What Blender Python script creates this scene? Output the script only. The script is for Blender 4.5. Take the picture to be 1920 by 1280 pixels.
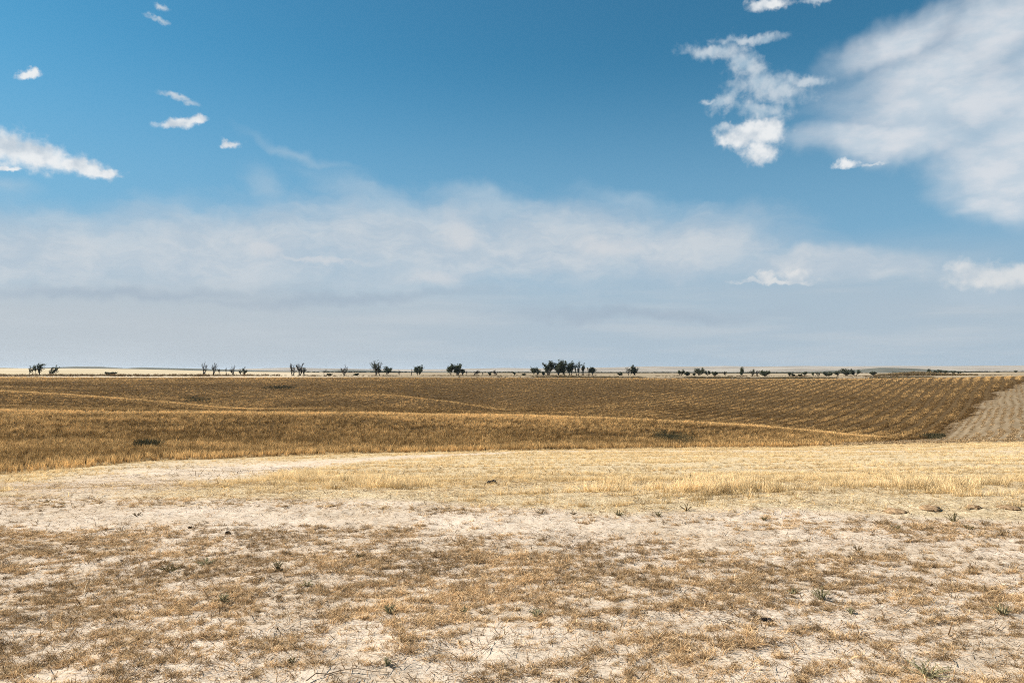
import bpy, math, random
import numpy as np

for _o in list(bpy.data.objects):
    bpy.data.objects.remove(_o)
scene = bpy.context.scene
COL = scene.collection
R = math.radians
rng = np.random.default_rng(11)
random.seed(11)

# ------------------------------------------------------------------ camera
F = 1387.0                       # focal length in pixels of the 1920 wide photograph
HY = 696.0                       # eye level in the photograph
PITCH = math.atan((HY - 640.0) / F)
CZ = 1.70
cam_data = bpy.data.cameras.new("camera")
cam = bpy.data.objects.new("camera", cam_data)
COL.objects.link(cam)
cam_data.sensor_width = 36.0
cam_data.lens = 36.0 * F / 1920.0
cam_data.clip_start = 0.05
cam_data.clip_end = 60000.0
cam.location = (0, 0, CZ)
cam.rotation_euler = (R(90) + PITCH, 0, 0)
scene.camera = cam

# ------------------------------------------------------------------ sun, exposure
SUN_EL, SUN_AZ = 40.0, -72.0     # azimuth measured from +Y (view direction) towards +X
sun_data = bpy.data.lights.new("sun", 'SUN')
sun_data.energy = 4.8
sun_data.angle = R(0.5)
sun_data.color = (1.0, 0.93, 0.82)
sun = bpy.data.objects.new("sun", sun_data)
COL.objects.link(sun)
sun.rotation_euler = (R(90 - SUN_EL), 0, R(180 - SUN_AZ))
sun.location = (-60, 20, 60)

scene.view_settings.view_transform = 'Standard'
scene.view_settings.look = 'None'
EXPOSURE = 0.95
scene.view_settings.exposure = EXPOSURE
scene.view_settings.gamma = 1.0
scene.view_settings.use_curve_mapping = False
cy = scene.cycles
cy.max_bounces = 5
cy.diffuse_bounces = 2
cy.glossy_bounces = 1
cy.transmission_bounces = 2
cy.transparent_max_bounces = 4
cy.volume_bounces = 0
cy.use_denoising = False
cy.denoiser = 'OPENIMAGEDENOISE'
cy.denoising_input_passes = 'RGB_ALBEDO_NORMAL'
cy.denoising_prefilter = 'ACCURATE'
scene.render.film_transparent = False
cy.filter_width = 1.0
cy.adaptive_threshold = 0.004


# ------------------------------------------------------------------ node helper
class NT:
    def __init__(s, tree):
        s.t = tree
        s.n = tree.nodes
        s.l = tree.links

    def node(s, kind, **kw):
        nd = s.n.new(kind)
        for k, v in kw.items():
            setattr(nd, k, v)
        return nd

    def put(s, sock, v):
        if isinstance(v, bpy.types.NodeSocket):
            s.l.new(v, sock)
        elif v is not None:
            try:
                sock.default_value = v
            except Exception:
                sock.default_value = tuple(v) + (1.0,)

    def math(s, op, a, b=None, c=None, clamp=False):
        nd = s.node('ShaderNodeMath', operation=op, use_clamp=clamp)
        for i, v in enumerate((a, b, c)):
            if v is not None:
                s.put(nd.inputs[i], v)
        return nd.outputs[0]

    def vmath(s, op, a, b=None):
        nd = s.node('ShaderNodeVectorMath', operation=op)
        s.put(nd.inputs[0], a)
        if b is not None:
            if op == 'SCALE':
                s.put(nd.inputs['Scale'], b)
            else:
                s.put(nd.inputs[1], b)
        return nd.outputs['Value'] if op in ('LENGTH', 'DOT_PRODUCT') else nd.outputs[0]

    def smooth(s, v, lo, hi, a=0.0, b=1.0):
        nd = s.node('ShaderNodeMapRange', interpolation_type='SMOOTHSTEP')
        s.put(nd.inputs['Value'], v)
        s.put(nd.inputs['From Min'], lo)
        s.put(nd.inputs['From Max'], hi)
        s.put(nd.inputs['To Min'], a)
        s.put(nd.inputs['To Max'], b)
        return nd.outputs['Result']

    def noise(s, vec, scale, detail=4.0, rough=0.55, dist=0.0, color=False):
        nd = s.node('ShaderNodeTexNoise')
        s.put(nd.inputs['Vector'], vec)
        s.put(nd.inputs['Scale'], scale)
        s.put(nd.inputs['Detail'], detail)
        s.put(nd.inputs['Roughness'], rough)
        s.put(nd.inputs['Distortion'], dist)
        return nd.outputs['Color'] if color else nd.outputs[0]

    def mix(s, f, a, b, blend='MIX'):
        nd = s.node('ShaderNodeMix', data_type='RGBA', blend_type=blend)
        s.put(nd.inputs[0], f)
        s.put(nd.inputs[6], a)
        s.put(nd.inputs[7], b)
        return nd.outputs[2]

    def mapping(s, vec, loc=(0, 0, 0), rot=(0, 0, 0), scale=(1, 1, 1), kind='POINT'):
        nd = s.node('ShaderNodeMapping', vector_type=kind)
        s.put(nd.inputs['Vector'], vec)
        nd.inputs['Location'].default_value = loc
        nd.inputs['Rotation'].default_value = rot
        nd.inputs['Scale'].default_value = scale
        return nd.outputs[0]


def srgb(r, g, b):
    def f(c):
        c /= 255.0
        return c / 12.92 if c <= 0.04045 else ((c + 0.055) / 1.055) ** 2.4
    return (f(r), f(g), f(b))


def pix_dir(px, py):
    h, v = (px - 960.0) / F, (640.0 - py) / F
    x, y, z = h, math.cos(PITCH) - v * math.sin(PITCH), math.sin(PITCH) + v * math.cos(PITCH)
    return x, y, z


def pix_ang(px, py):
    x, y, z = pix_dir(px, py)
    n = math.sqrt(x * x + y * y + z * z)
    return math.degrees(math.atan2(x, y)), math.degrees(math.asin(z / n))


# ------------------------------------------------------------------ world: sky with clouds
SKY_STRENGTH = 0.10
world = bpy.data.worlds.new("World")
scene.world = world
world.use_nodes = True
try:
    world.cycles.sampling_method = 'MANUAL'
    world.cycles.sample_map_resolution = 512
except Exception:
    pass
w = NT(world.node_tree)
w.n.clear()
out = w.node('ShaderNodeOutputWorld')
bg = w.node('ShaderNodeBackground')
bg.inputs['Strength'].default_value = SKY_STRENGTH
w.l.new(bg.outputs[0], out.inputs[0])
sky = w.node('ShaderNodeTexSky', sky_type='NISHITA')
sky.sun_disc = False
sky.sun_elevation = R(SUN_EL)
sky.sun_rotation = R(SUN_AZ)
sky.altitude = 900.0
sky.air_density = 1.0
sky.dust_density = 0.6
sky.ozone_density = 2.0
tc = w.node('ShaderNodeTexCoord')
gen = tc.outputs['Generated']
sep = w.node('ShaderNodeSeparateXYZ')
w.l.new(gen, sep.inputs[0])
az = w.math('MULTIPLY', w.math('ARCTAN2', sep.outputs[0], sep.outputs[1]), 57.29578)
el = w.math('MULTIPLY', w.math('ARCSINE', sep.outputs[2]), 57.29578)
cmb = w.node('ShaderNodeCombineXYZ')
w.put(cmb.inputs[0], az)
w.put(cmb.inputs[1], el)
P = cmb.outputs[0]


def warp(scale, amp, detail, off=(0, 0, 0)):
    c = w.noise(w.mapping(P, loc=off), scale, detail, 0.6, color=True)
    c = w.vmath('SUBTRACT', c, (0.5, 0.5, 0.5))
    return w.vmath('ADD', P, w.vmath('MULTIPLY', c, (amp, amp * 0.75, 0.0)))


def blobs(vec, items):
    """1 - normalised distance to the nearest of several turned ellipses given in photo pixels."""
    acc = None
    for it in items:
        px, py, rx, ry = it[:4]
        ang = it[4] if len(it) > 4 else 0.0
        a, e = pix_ang(px, py)
        a2, e2 = pix_ang(px + 40, py)
        k = math.hypot(a2 - a, e2 - e) / 40.0
        tilt = math.atan2(e2 - e, a2 - a)
        m = w.mapping(vec, (a, e, 0), (0, 0, R(ang) + tilt), (rx * k, ry * k, 1.0), 'TEXTURE')
        d = w.vmath('LENGTH', m)
        acc = d if acc is None else w.math('SMOOTH_MIN', acc, d, 0.25)
    return w.math('SUBTRACT', 1.0, acc)


CG = 1.0 / SKY_STRENGTH / 2.0 ** EXPOSURE


def cl(r, g, b, k=1.0):
    c = srgb(r, g, b)
    return (c[0] * CG * k, c[1] * CG * k, c[2] * CG * k, 1.0)


skyc = w.mix(1.0, sky.outputs[0], (0.19, 0.505, 0.53, 1.0), 'MULTIPLY')
# thin blue haze that pales the sky towards the horizon
hz = w.smooth(el, 24.0, 6.0, 0.0, 0.80)
base = w.mix(hz, skyc, cl(136, 176, 206))
n_low = w.noise(w.mapping(P, scale=(0.05, 0.22, 1.0)), 1.0, 3.0, 0.5)
low = w.smooth(w.math('ADD', el, w.math('MULTIPLY', w.math('SUBTRACT', n_low, 0.5), 5.0)), 11.0, 3.5, 0.0, 0.96)
lowcol = w.mix(w.smooth(az, 10.0, -26.0), cl(176, 192, 205), cl(189, 197, 204))
lstr = w.noise(w.mapping(P, loc=(4, 1, 0), scale=(0.06, 0.55, 1.0)), 1.0, 6.0, 0.6)
lowcol = w.mix(w.smooth(lstr, 0.42, 0.68, 0.0, 0.55), lowcol, cl(198, 205, 211))
base = w.mix(low, base, lowcol)

# broad soft veils
Pv = warp(0.16, 5.0, 4.0)
streak = w.noise(w.mapping(Pv, rot=(0, 0, R(18)), scale=(0.10, 0.32, 1.0)), 1.0, 9.0, 0.62)
veil_f = blobs(Pv, [
    (60, 468, 400, 100), (420, 462, 400, 94), (760, 458, 350, 98, -4), (1040, 462, 320, 94), (1290, 466, 230, 76, 4), (1560, 500, 260, 40, 0)])
veil = w.smooth(w.math('ADD', veil_f, w.math('MULTIPLY', w.math('SUBTRACT', streak, 0.5), 0.9)), -0.25, 0.75, 0.0, 0.93)
vd = w.noise(w.mapping(Pv, scale=(0.22, 0.5, 1)), 1.0, 8.0, 0.62)
base = w.mix(veil, base, w.mix(w.smooth(vd, 0.36, 0.66), cl(183, 198, 211), cl(205, 212, 218)))
wisp_f = blobs(Pv, [
    (500, 335, 75, 42, -40), (700, 365, 190, 36, -22), (560, 285, 150, 14, -17), (900, 375, 130, 30, -12),
    (1200, 372, 190, 26, -10), (20, 350, 90, 26, 0)])
wisp = w.smooth(w.math('ADD', wisp_f, w.math('MULTIPLY', w.math('SUBTRACT', streak, 0.5), 1.1)), -0.1, 1.1, 0.0, 0.46)
base = w.mix(wisp, base, cl(178, 200, 216))
cir_f = blobs(Pv, [
    (1690, 85, 140, 50, 20), (1760, 140, 170, 70, 10), (1860, 60, 150, 90, 30), (1800, 190, 290, 90, 6), (1680, 255, 230, 46, 3),
    (1880, 320, 180, 100, -14), (1980, 200, 220, 260), (1890, 385, 80, 50, -20), (1850, 380, 60, 34, -10)])
cir = w.smooth(w.math('ADD', cir_f, w.math('MULTIPLY', w.math('SUBTRACT', streak, 0.5), 0.6)), -0.30, 0.80, 0.0, 0.95)
fine = w.noise(w.mapping(P, scale=(0.35, 0.8, 1)), 1.0, 6.0, 0.6)
base = w.mix(cir, base, w.mix(w.smooth(fine, 0.35, 0.66), cl(198, 211, 222), cl(217, 222, 228)))
# grey blue underside streaks of the bank
dark_f = blobs(Pv, [(240, 548, 420, 17, 0), (640, 560, 360, 14, 1), (1200, 590, 330, 16, 0)])
dark = w.smooth(w.math('ADD', dark_f, w.math('MULTIPLY', w.math('SUBTRACT', streak, 0.5), 0.8)), -0.2, 1.0, 0.0, 0.62)
base = w.mix(dark, base, cl(162, 178, 194))
lit_f = blobs(warp(0.5, 2.4, 6.0), [
    (495, 470, 52, 17, -8), (600, 486, 110, 7, -4), (815, 522, 62, 17, -6), (1130, 462, 90, 22), (860, 440, 40, 40)])
lit = w.smooth(w.math('ADD', lit_f, w.math('MULTIPLY', w.math('SUBTRACT', fine, 0.5), 0.8)), -0.15, 0.9, 0.0, 0.55)
base = w.mix(lit, base, cl(214, 216, 219))

# crisp small cumulus
Pc = warp(0.9, 1.7, 6.0, (3, 9, 0))
fb = w.noise(w.mapping(P, loc=(7, 2, 0)), 1.35, 8.0, 0.52, 0.2)
fb5 = w.math('SUBTRACT', fb, 0.5)
cu_f = blobs(Pc, [
    (5, 275, 64, 40, -14), (70, 292, 74, 34, -14), (140, 310, 66, 21, -16), (190, 324, 38, 10, -4),
    (54, 140, 22, 9, 6), (335, 232, 44, 10, 4), (370, 227, 22, 9, 8), (434, 271, 18, 8, -6), (10, 316, 40, 6),
    (1412, 252, 62, 26, 6), (1425, 285, 34, 22, 0), (1378, 262, 36, 17, 6), (1436, 236, 36, 16),
    (1588, 310, 25, 10, 0), (1440, 9, 40, 12, 8)])
cu = w.smooth(w.math('ADD', cu_f, w.math('MULTIPLY', fb5, 1.15)), -0.34, 0.60, 0.0, 0.96)
fr_f = blobs(Pc, [
    (1332, 98, 48, 12, -4), (1400, 122, 52, 22, -38), (1445, 165, 66, 26, -6), (1512, 156, 36, 10, 8), (1362, 190, 30, 15, 30),
    (1432, 208, 46, 14, -4), (1400, 74, 60, 8, 4), (1535, 2, 26, 6), (303, 12, 11, 6, -20), (296, 35, 22, 5, -22),
    (335, 184, 28, 6, -18), (1330, 192, 14, 6), (1355, 238, 16, 7), (1640, 309, 22, 3, 6)])
fr = w.smooth(w.math('ADD', fr_f, w.math('MULTIPLY', fb5, 2.0)), -0.60, 0.95, 0.0, 0.86)
ho_f = blobs(Pc, [
    (1440, 520, 24, 13, 4), (1492, 515, 30, 14, 4), (1455, 528, 85, 6, 0), (1810, 507, 40, 28, 0), (1850, 522, 90, 32, 0), (1918, 518, 60, 32, 0)])
ho = w.smooth(w.math('ADD', ho_f, w.math('MULTIPLY', fb5, 0.9)), -0.2, 0.6, 0.0, 0.72)
ho2_f = blobs(Pv, [(1850, 555, 130, 36, 0)])
ho2 = w.smooth(ho2_f, -0.1, 0.7, 0.0, 0.45)
base = w.mix(ho2, base, cl(184, 200, 213))
sh = w.noise(w.mapping(P, loc=(7.0, 1.4, 0)), 1.35, 5.0, 0.5, 0.2)          # light from above
fb2 = w.noise(w.mapping(P, loc=(7, 2, 0)), 0.75, 5.0, 0.5)
sh2 = w.noise(w.mapping(P, loc=(7.0, 1.2, 0)), 0.75, 4.0, 0.5)
lum = w.smooth(w.math('SUBTRACT', fb2, sh2), -0.30, 0.16)
cucol = w.mix(lum, cl(196, 207, 217), cl(238, 240, 241))
frcol = w.mix(lum, cl(172, 195, 212), cl(206, 216, 224))
base = w.mix(fr, base, frcol)
base = w.mix(cu, base, cucol)
base = w.mix(ho, base, w.mix(lum, cl(198, 207, 215), cl(232, 231, 229)))
w.l.new(base, bg.inputs['Color'])


# ------------------------------------------------------------------ scene bookkeeping
def tag(o, label=None, cat=None, group=None, kind=None):
    if label:
        o["label"] = label
    if cat:
        o["category"] = cat
    if group:
        o["group"] = group
    if kind:
        o["kind"] = kind
    return o


def mesh_object(name, verts, faces, mat, parent=None, cols=None, smooth=False, link=True):
    """verts (N,3), faces: list of arrays, each (M,k) with one k"""
    me = bpy.data.meshes.new(name)
    verts = np.asarray(verts, dtype=np.float32)
    faces = [np.asarray(f, dtype=np.int32) for f in faces if len(f)]
    me.vertices.add(len(verts))
    me.vertices.foreach_set("co", verts.ravel())
    loops = np.concatenate([f.ravel() for f in faces])
    sizes = np.concatenate([np.full(len(f), f.shape[1], dtype=np.int32) for f in faces])
    starts = np.concatenate([[0], np.cumsum(sizes)[:-1]]).astype(np.int32)
    me.loops.add(len(loops))
    me.loops.foreach_set("vertex_index", loops)
    me.polygons.add(len(sizes))
    me.polygons.foreach_set("loop_start", starts)
    me.polygons.foreach_set("loop_total", sizes)
    if smooth:
        me.polygons.foreach_set("use_smooth", np.ones(len(sizes), dtype=bool))
    if cols is not None:
        at = me.color_attributes.new("col", 'FLOAT_COLOR', 'POINT')
        c = np.asarray(cols, dtype=np.float32)
        if c.shape[1] == 3:
            c = np.concatenate([c, np.ones((len(c), 1), np.float32)], 1)
        at.data.foreach_set("color", c.ravel())
    me.update(calc_edges=True)
    me.validate()
    me.materials.append(mat)
    o = bpy.data.objects.new(name, me)
    if link:
        COL.objects.link(o)
    if parent:
        o.parent = parent
    return o


# ------------------------------------------------------------------ numpy noise
def _hash(ix, iy, seed):
    h = (ix.astype(np.int64) * 374761393 + iy.astype(np.int64) * 668265263 + seed * 974711) & 0x7fffffff
    h = ((h ^ (h >> 13)) * 1274126177) & 0x7fffffff
    h = (h ^ (h >> 16)) & 0xffffff
    return h / float(0xffffff)


def vnoise(x, y, seed=0):
    ix, iy = np.floor(x), np.floor(y)
    fx, fy = x - ix, y - iy
    fx = fx * fx * (3 - 2 * fx)
    fy = fy * fy * (3 - 2 * fy)
    a, b = _hash(ix, iy, seed), _hash(ix + 1, iy, seed)
    c, d = _hash(ix, iy + 1, seed), _hash(ix + 1, iy + 1, seed)
    return (a * (1 - fx) + b * fx) * (1 - fy) + (c * (1 - fx) + d * fx) * fy


def fbm(x, y, seed=0, octv=4, gain=0.5):
    s, a, t = 0.0, 1.0, 0.0
    for i in range(octv):
        s = s + a * vnoise(x * 2 ** i + i * 17.3, y * 2 ** i - i * 9.1, seed + i)
        t += a
        a *= gain
    return s / t


def pchip(xk, yk, x):
    """monotone cubic through (xk, yk)"""
    h = np.diff(xk)
    d = np.diff(yk) / h
    m = np.zeros_like(yk)
    for i in range(1, len(xk) - 1):
        if d[i - 1] * d[i] > 0:
            w1, w2 = 2 * h[i] + h[i - 1], h[i] + 2 * h[i - 1]
            m[i] = (w1 + w2) / (w1 / d[i - 1] + w2 / d[i])
    m[0], m[-1] = d[0], d[-1]
    k = np.clip(np.searchsorted(xk, x) - 1, 0, len(xk) - 2)
    t = (x - xk[k]) / h[k]
    t2, t3 = t * t, t * t * t
    return ((2 * t3 - 3 * t2 + 1) * yk[k] + (t3 - 2 * t2 + t) * h[k] * m[k]
            + (-2 * t3 + 3 * t2) * yk[k + 1] + (t3 - t2) * h[k] * m[k + 1])


# ------------------------------------------------------------------ terrain profile
# per column: distance and photo row of each feature line, near to far (a 'z' string gives a height instead)
KEYS = [   # C         D          E          F          G           H            I           J           K           K2          L           M           N           O            P
    (-420, [(14, 914), (20, 900), (40, 860), (70, 815), (115, 764), (150, 'z-5.0'), (190, 720), (225, 722), (250, 718), (265, 716), (290, 712), (370, 704), (430, 703), (900, 697), (1800, 688)]),
    (0, [(14, 912), (21, 893), (42, 852), (72, 812), (115, 768), (155, 'z-5.8'), (190, 731), (225, 733), (250, 728), (265, 725), (290, 719), (370, 706), (430, 704), (900, 698), (1800, 690)]),
    (250, [(15, 905), (27, 869), (48, 842), (78, 808), (118, 770), (160, 'z-6.4'), (190, 747), (215, 749), (250, 738), (266, 733), (295, 722), (370, 706.3), (430, 704), (900, 698), (1800, 692)]),
    (480, [(16, 900), (38, 858), (58, 838), (85, 806), (120, 772), (160, 'z-7.6'), (188, 765), (205, 765), (248, 747), (268, 739), (300, 724), (365, 706.5), (430, 704), (900, 698.5), (1800, 697)]),
    (700, [(18, 893), (43, 850), (62, 836), (88, 806), (122, 773), (160, 'z-8.0'), (188, 767), (208, 760), (238, 739), (262, 736), (300, 725), (360, 706.8), (430, 704), (900, 699), (1800, 698)]),
    (830, [(19, 890), (45, 847), (64, 835), (90, 807), (123, 774), (160, 'z-8.3'), (188, 770), (206, 766), (232, 750), (262, 752), (298, 730), (355, 707.2), (430, 704), (900, 699), (1800, 698.5)]),
    (960, [(20, 887), (47, 845), (66, 835), (92, 808), (125, 776), (160, 'z-8.6'), (188, 774), (206, 772), (226, 768), (254, 760), (295, 733), (350, 707.5), (430, 704), (900, 699.5), (1800, 699)]),
    (1200, [(21, 885), (50, 842), (68, 836), (94, 812), (124, 784), (155, 'z-9.6'), (180, 781), (200, 771), (225, 760), (250, 748), (290, 730), (345, 708.5), (430, 704), (900, 700), (1800, 699)]),
    (1440, [(21, 884), (51, 839), (68, 835), (92, 820), (120, 799), (145, 'z-9.9'), (170, 793), (190, 782), (218, 765), (245, 751), (285, 732), (345, 709.5), (430, 705), (900, 700), (1800, 700)]),
    (1700, [(21, 884), (51, 834), (66, 832), (88, 828), (112, 823), (130, 'z-10.0'), (155, 801), (178, 785), (210, 766), (240, 749), (280, 731), (345, 708.5), (430, 705), (900, 699), (1800, 699)]),
    (1920, [(21, 884), (52, 830), (66, 826), (84, 822), (104, 809), (122, 'z-6.9'), (145, 779), (168, 766), (200, 750), (230, 736), (270, 721), (340, 704), (430, 703), (900, 698), (1800, 697)]),
    (2400, [(21, 884), (52, 828), (66, 823), (84, 812), (104, 790), (122, 'z-5.2'), (145, 762), (168, 750), (200, 736), (230, 724), (270, 711), (340, 700), (430, 700), (900, 697), (1800, 696)]),
]


def z_at(py, d):
    v = (640.0 - py) / F
    return CZ + d * (math.sin(PITCH) + v * math.cos(PITCH)) / (math.cos(PITCH) - v * math.sin(PITCH))


KU = np.array([(k[0] - 960.0) / F for k in KEYS])
KD = np.array([[0.05, 3.0, 9.7] + [e[0] for e in k[1]] + [3000, 40000] for k in KEYS], dtype=float)
CROP_H = 0.28
KZ = []
for k in KEYS:
    zz = [0.0, 0.0, 0.0]
    for n_, (dd, yy) in enumerate(k[1]):
        if isinstance(yy, str):
            zz.append(float(yy[1:]))
            continue
        grown = 3 <= n_ <= 11 and not (k[0] >= 1900 and n_ < 11)
        zz.append(z_at(yy, dd) - (CROP_H if grown else 0.0))
    KZ.append(zz + [zz[-1] - 3.0, zz[-1] - 5.0])
KZ = np.array(KZ)
NKEY = KD.shape[1]
UMAX = KU[-1]

TH_E = math.atan(0.98)
th_mid = np.arctan(np.linspace(-0.98, 0.98, 1060))
th_side = np.linspace(TH_E, math.pi, 40)[1:]
TH = np.concatenate([-th_side[::-1], th_mid, th_side])
LR = np.linspace(math.log(0.6), math.log(11000.0), 860)
RR = np.exp(LR)


def build_table():
    us = np.tan(np.clip(TH, -TH_E, TH_E))
    uc = np.clip(us, KU[0], KU[-1])
    kd = np.stack([pchip(KU, KD[:, j], uc) for j in range(NKEY)], 1)
    kz = np.stack([pchip(KU, KZ[:, j], uc) for j in range(NKEY)], 1)
    Z = np.zeros((len(TH), len(RR)))
    for i in range(len(TH)):
        d = RR * math.cos(np.clip(TH[i], -TH_E, TH_E))
        Z[i] = pchip(np.log(kd[i]), kz[i], np.log(np.maximum(d, 0.051)))
    # smooth the feature lines a little along the distance
    for _ in range(3):
        Z[:, 1:-1] = 0.25 * Z[:, :-2] + 0.5 * Z[:, 1:-1] + 0.25 * Z[:, 2:]
    fade = np.clip((math.radians(130) - np.abs(TH)) / math.radians(75), 0, 1)
    Z *= (fade * fade * (3 - 2 * fade))[:, None]
    X = RR[None, :] * np.sin(TH)[:, None]
    Y = RR[None, :] * np.cos(TH)[:, None]
    rr = RR[None, :] + 0 * X
    near = np.clip((60 - rr) / 40, 0, 1)
    Z += near * 0.05 * (fbm(X / 1.7, Y / 1.7, 3, 3) - 0.5)
    n2 = np.clip((22 - rr) / 10, 0, 1)
    Z += n2 * 0.050 * (fbm(X / 0.34, Y / 0.19, 5, 4, 0.6) - 0.5)
    Z += np.clip(rr / 60 - 0.6, 0, 1) * np.clip((900 - rr) / 500, 0, 1) * 0.5 * (fbm(X / 22, Y / 22, 9, 3) - 0.5)
    return X, Y, Z


GX, GY, GZ = build_table()


def ground_z(x, y):
    x, y = np.asarray(x, float), np.asarray(y, float)
    th = np.arctan2(x, y)
    lr = np.log(np.maximum(np.hypot(x, y), 0.61))
    i = np.clip(np.searchsorted(TH, th) - 1, 0, len(TH) - 2)
    a = np.clip((th - TH[i]) / (TH[i + 1] - TH[i]), 0, 1)
    j = np.clip(((lr - LR[0]) / (LR[1] - LR[0])).astype(int), 0, len(LR) - 2)
    b = np.clip((np.exp(lr) - RR[j]) / (RR[j + 1] - RR[j]), 0, 1)
    return (GZ[i, j] * (1 - a) * (1 - b) + GZ[i + 1, j] * a * (1 - b) + GZ[i, j + 1] * (1 - a) * b + GZ[i + 1, j + 1] * a * b)


def proj(x, y, z):
    zz = z - CZ
    dep = y * math.cos(PITCH) + zz * math.sin(PITCH)
    up = -y * math.sin(PITCH) + zz * math.cos(PITCH)
    dep = np.maximum(dep, 1e-3)
    return 960 + F * x / dep, 640 - F * up / dep


def pix_ground(px, py, dmin=1.5, dmax=2500.0):
    """first point of the ground seen at a photo pixel"""
    dx, dy, dz = pix_dir(px, py)
    t = np.exp(np.linspace(math.log(dmin), math.log(dmax), 4000))
    X, Y, Zr = dx / dy * t, t, CZ + dz / dy * t
    hit = np.nonzero(ground_z(X, Y) >= Zr)[0]
    k = hit[0] if len(hit) else len(t) - 1
    return float(X[k]), float(Y[k])


def curve(pts):
    xs, ys = np.array([p[0] for p in pts], float), np.array([p[1] for p in pts], float)
    return lambda v: np.interp(v, xs, ys)


def key_depth(name_idx):
    return lambda u: np.interp(u, KU, KD[:, name_idx])


D_EDGE = key_depth(4)        # outer edge of the stubble, where the standing crop begins
D_TOP = key_depth(14)        # top of the far slope
D_CREST = key_depth(7)

HEAD = R(34)                 # heading of the drill rows on the slopes


def rows_v(x, y):
    return x * math.cos(HEAD) - y * math.sin(HEAD)


_e = [pix_ground(*q) for q in ((1757, 819), (1786, 800), (1810, 780), (1836, 757), (1866, 737), (1906, 722))]
_e = [(_e[0][0] - 50.0, _e[0][1] - 62.0)] + _e + [(_e[-1][0] + 120.0, _e[-1][1] + 130.0)]
EDGE_X, EDGE_Y = np.array([q[0] for q in _e]), np.array([q[1] for q in _e])


def bare_right(x, y):
    """the harvested, bare piece on the right hand slope"""
    s = (x - np.interp(y, EDGE_Y, EDGE_X)) * 0.78
    s = s + 3.0 * (vnoise(x / 14, y / 14, 51) - 0.5) + 2.6 * (vnoise(x / 3.1, y / 3.1, 52) - 0.5) + 2.0 * (vnoise(x / 0.8, y / 0.8, 53) - 0.5)
    return s




def crop_mask(x, y, d, px, py):
    u = x / d
    e = D_EDGE(u) + 1.2 * (vnoise(x / 3.0, y / 3.0, 21) - 0.5) * np.clip(d / 30, 0.4, 2)
    m = (d > e) & (d < D_TOP(u) + 3.0)
    s = bare_right(x, y)
    m &= s < 0
    low = curve([(1380, 847), (1480, 842), (1560, 838), (1640, 832), (1690, 827), (1730, 823), (1780, 818), (2600, 800)])
    m &= ~((py > low(px)) & (px > 1430) & (d < 125))
    return m


# ------------------------------------------------------------------ ground sheet
def ground_material():
    m = bpy.data.materials.new("soil")
    m.use_nodes = True
    t = NT(m.node_tree)
    t.n.clear()
    o = t.node('ShaderNodeOutputMaterial')
    b = t.node('ShaderNodeBsdfPrincipled')
    b.inputs['Roughness'].default_value = 0.95
    b.inputs['Specular IOR Level'].default_value = 0.0
    t.l.new(b.outputs[0], o.inputs[0])
    geo = t.node('ShaderNodeNewGeometry')
    pos = geo.outputs['Position']
    za = t.node('ShaderNodeAttribute', attribute_name='col')
    zs = t.node('ShaderNodeSeparateColor')
    t.l.new(za.outputs['Color'], zs.inputs[0])
    straw, crop, pale = zs.outputs[0], zs.outputs[1], zs.outputs[2]
    n1 = t.noise(pos, 0.8, 6, 0.6)
    n2 = t.noise(pos, 9.0, 6, 0.65)
    n3 = t.noise(pos, 60.0, 4, 0.6)
    soil = t.mix(t.smooth(n1, 0.35, 0.68), (0.46, 0.365, 0.275, 1), (0.61, 0.51, 0.42, 1))
    soil = t.mix(t.smooth(n2, 0.38, 0.72, 0.0, 0.55), soil, (0.69, 0.60, 0.51, 1))
    n4 = t.noise(t.mapping(pos, scale=(9, 26, 20)), 1.0, 6, 0.7)
    soil = t.mix(t.smooth(n4, 0.52, 0.70, 0.0, 0.7), soil, (0.27, 0.19, 0.125, 1))
    soil = t.mix(t.smooth(n3, 0.56, 0.70, 0.0, 0.6), soil, (0.20, 0.14, 0.09, 1))
    # straw litter, fine stretched fibres
    f1 = t.noise(t.mapping(pos, rot=(0, 0, R(25)), scale=(14, 110, 20)), 1.0, 4, 0.6)
    f2 = t.noise(t.mapping(pos, rot=(0, 0, R(-35)), scale=(120, 16, 20)), 1.0, 4, 0.6)
    fib = t.math('MAXIMUM', t.smooth(f1, 0.5, 0.62), t.smooth(f2, 0.5, 0.62))
    lit = t.mix(fib, (0.34, 0.25, 0.14, 1), (0.74, 0.62, 0.42, 1))
    colr = t.mix(t.math('MULTIPLY', straw, t.smooth(n2, 0.2, 0.6, 0.55, 1.0)), soil, lit)
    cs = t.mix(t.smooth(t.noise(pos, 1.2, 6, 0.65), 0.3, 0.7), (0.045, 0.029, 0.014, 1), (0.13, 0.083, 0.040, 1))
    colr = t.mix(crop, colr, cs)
    big = t.noise(t.mapping(pos, scale=(0.004, 0.02, 1)), 1.0, 4, 0.5)
    pf = t.mix(t.smooth(big, 0.4, 0.62), (0.54, 0.45, 0.32, 1), (0.40, 0.32, 0.20, 1))
    colr = t.mix(pale, colr, pf)
    t.put(b.inputs['Base Color'], colr)
    bump = t.node('ShaderNodeBump')
    bump.inputs['Strength'].default_value = 0.7
    bump.inputs['Distance'].default_value = 0.02
    t.put(bump.inputs['Height'], t.math('ADD', t.math('ADD', n2, t.math('MULTIPLY', n3, 0.3)), t.math('MULTIPLY', n4, 0.8)))
    t.l.new(bump.outputs[0], b.inputs['Normal'])
    return m


M_SOIL = ground_material()


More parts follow.
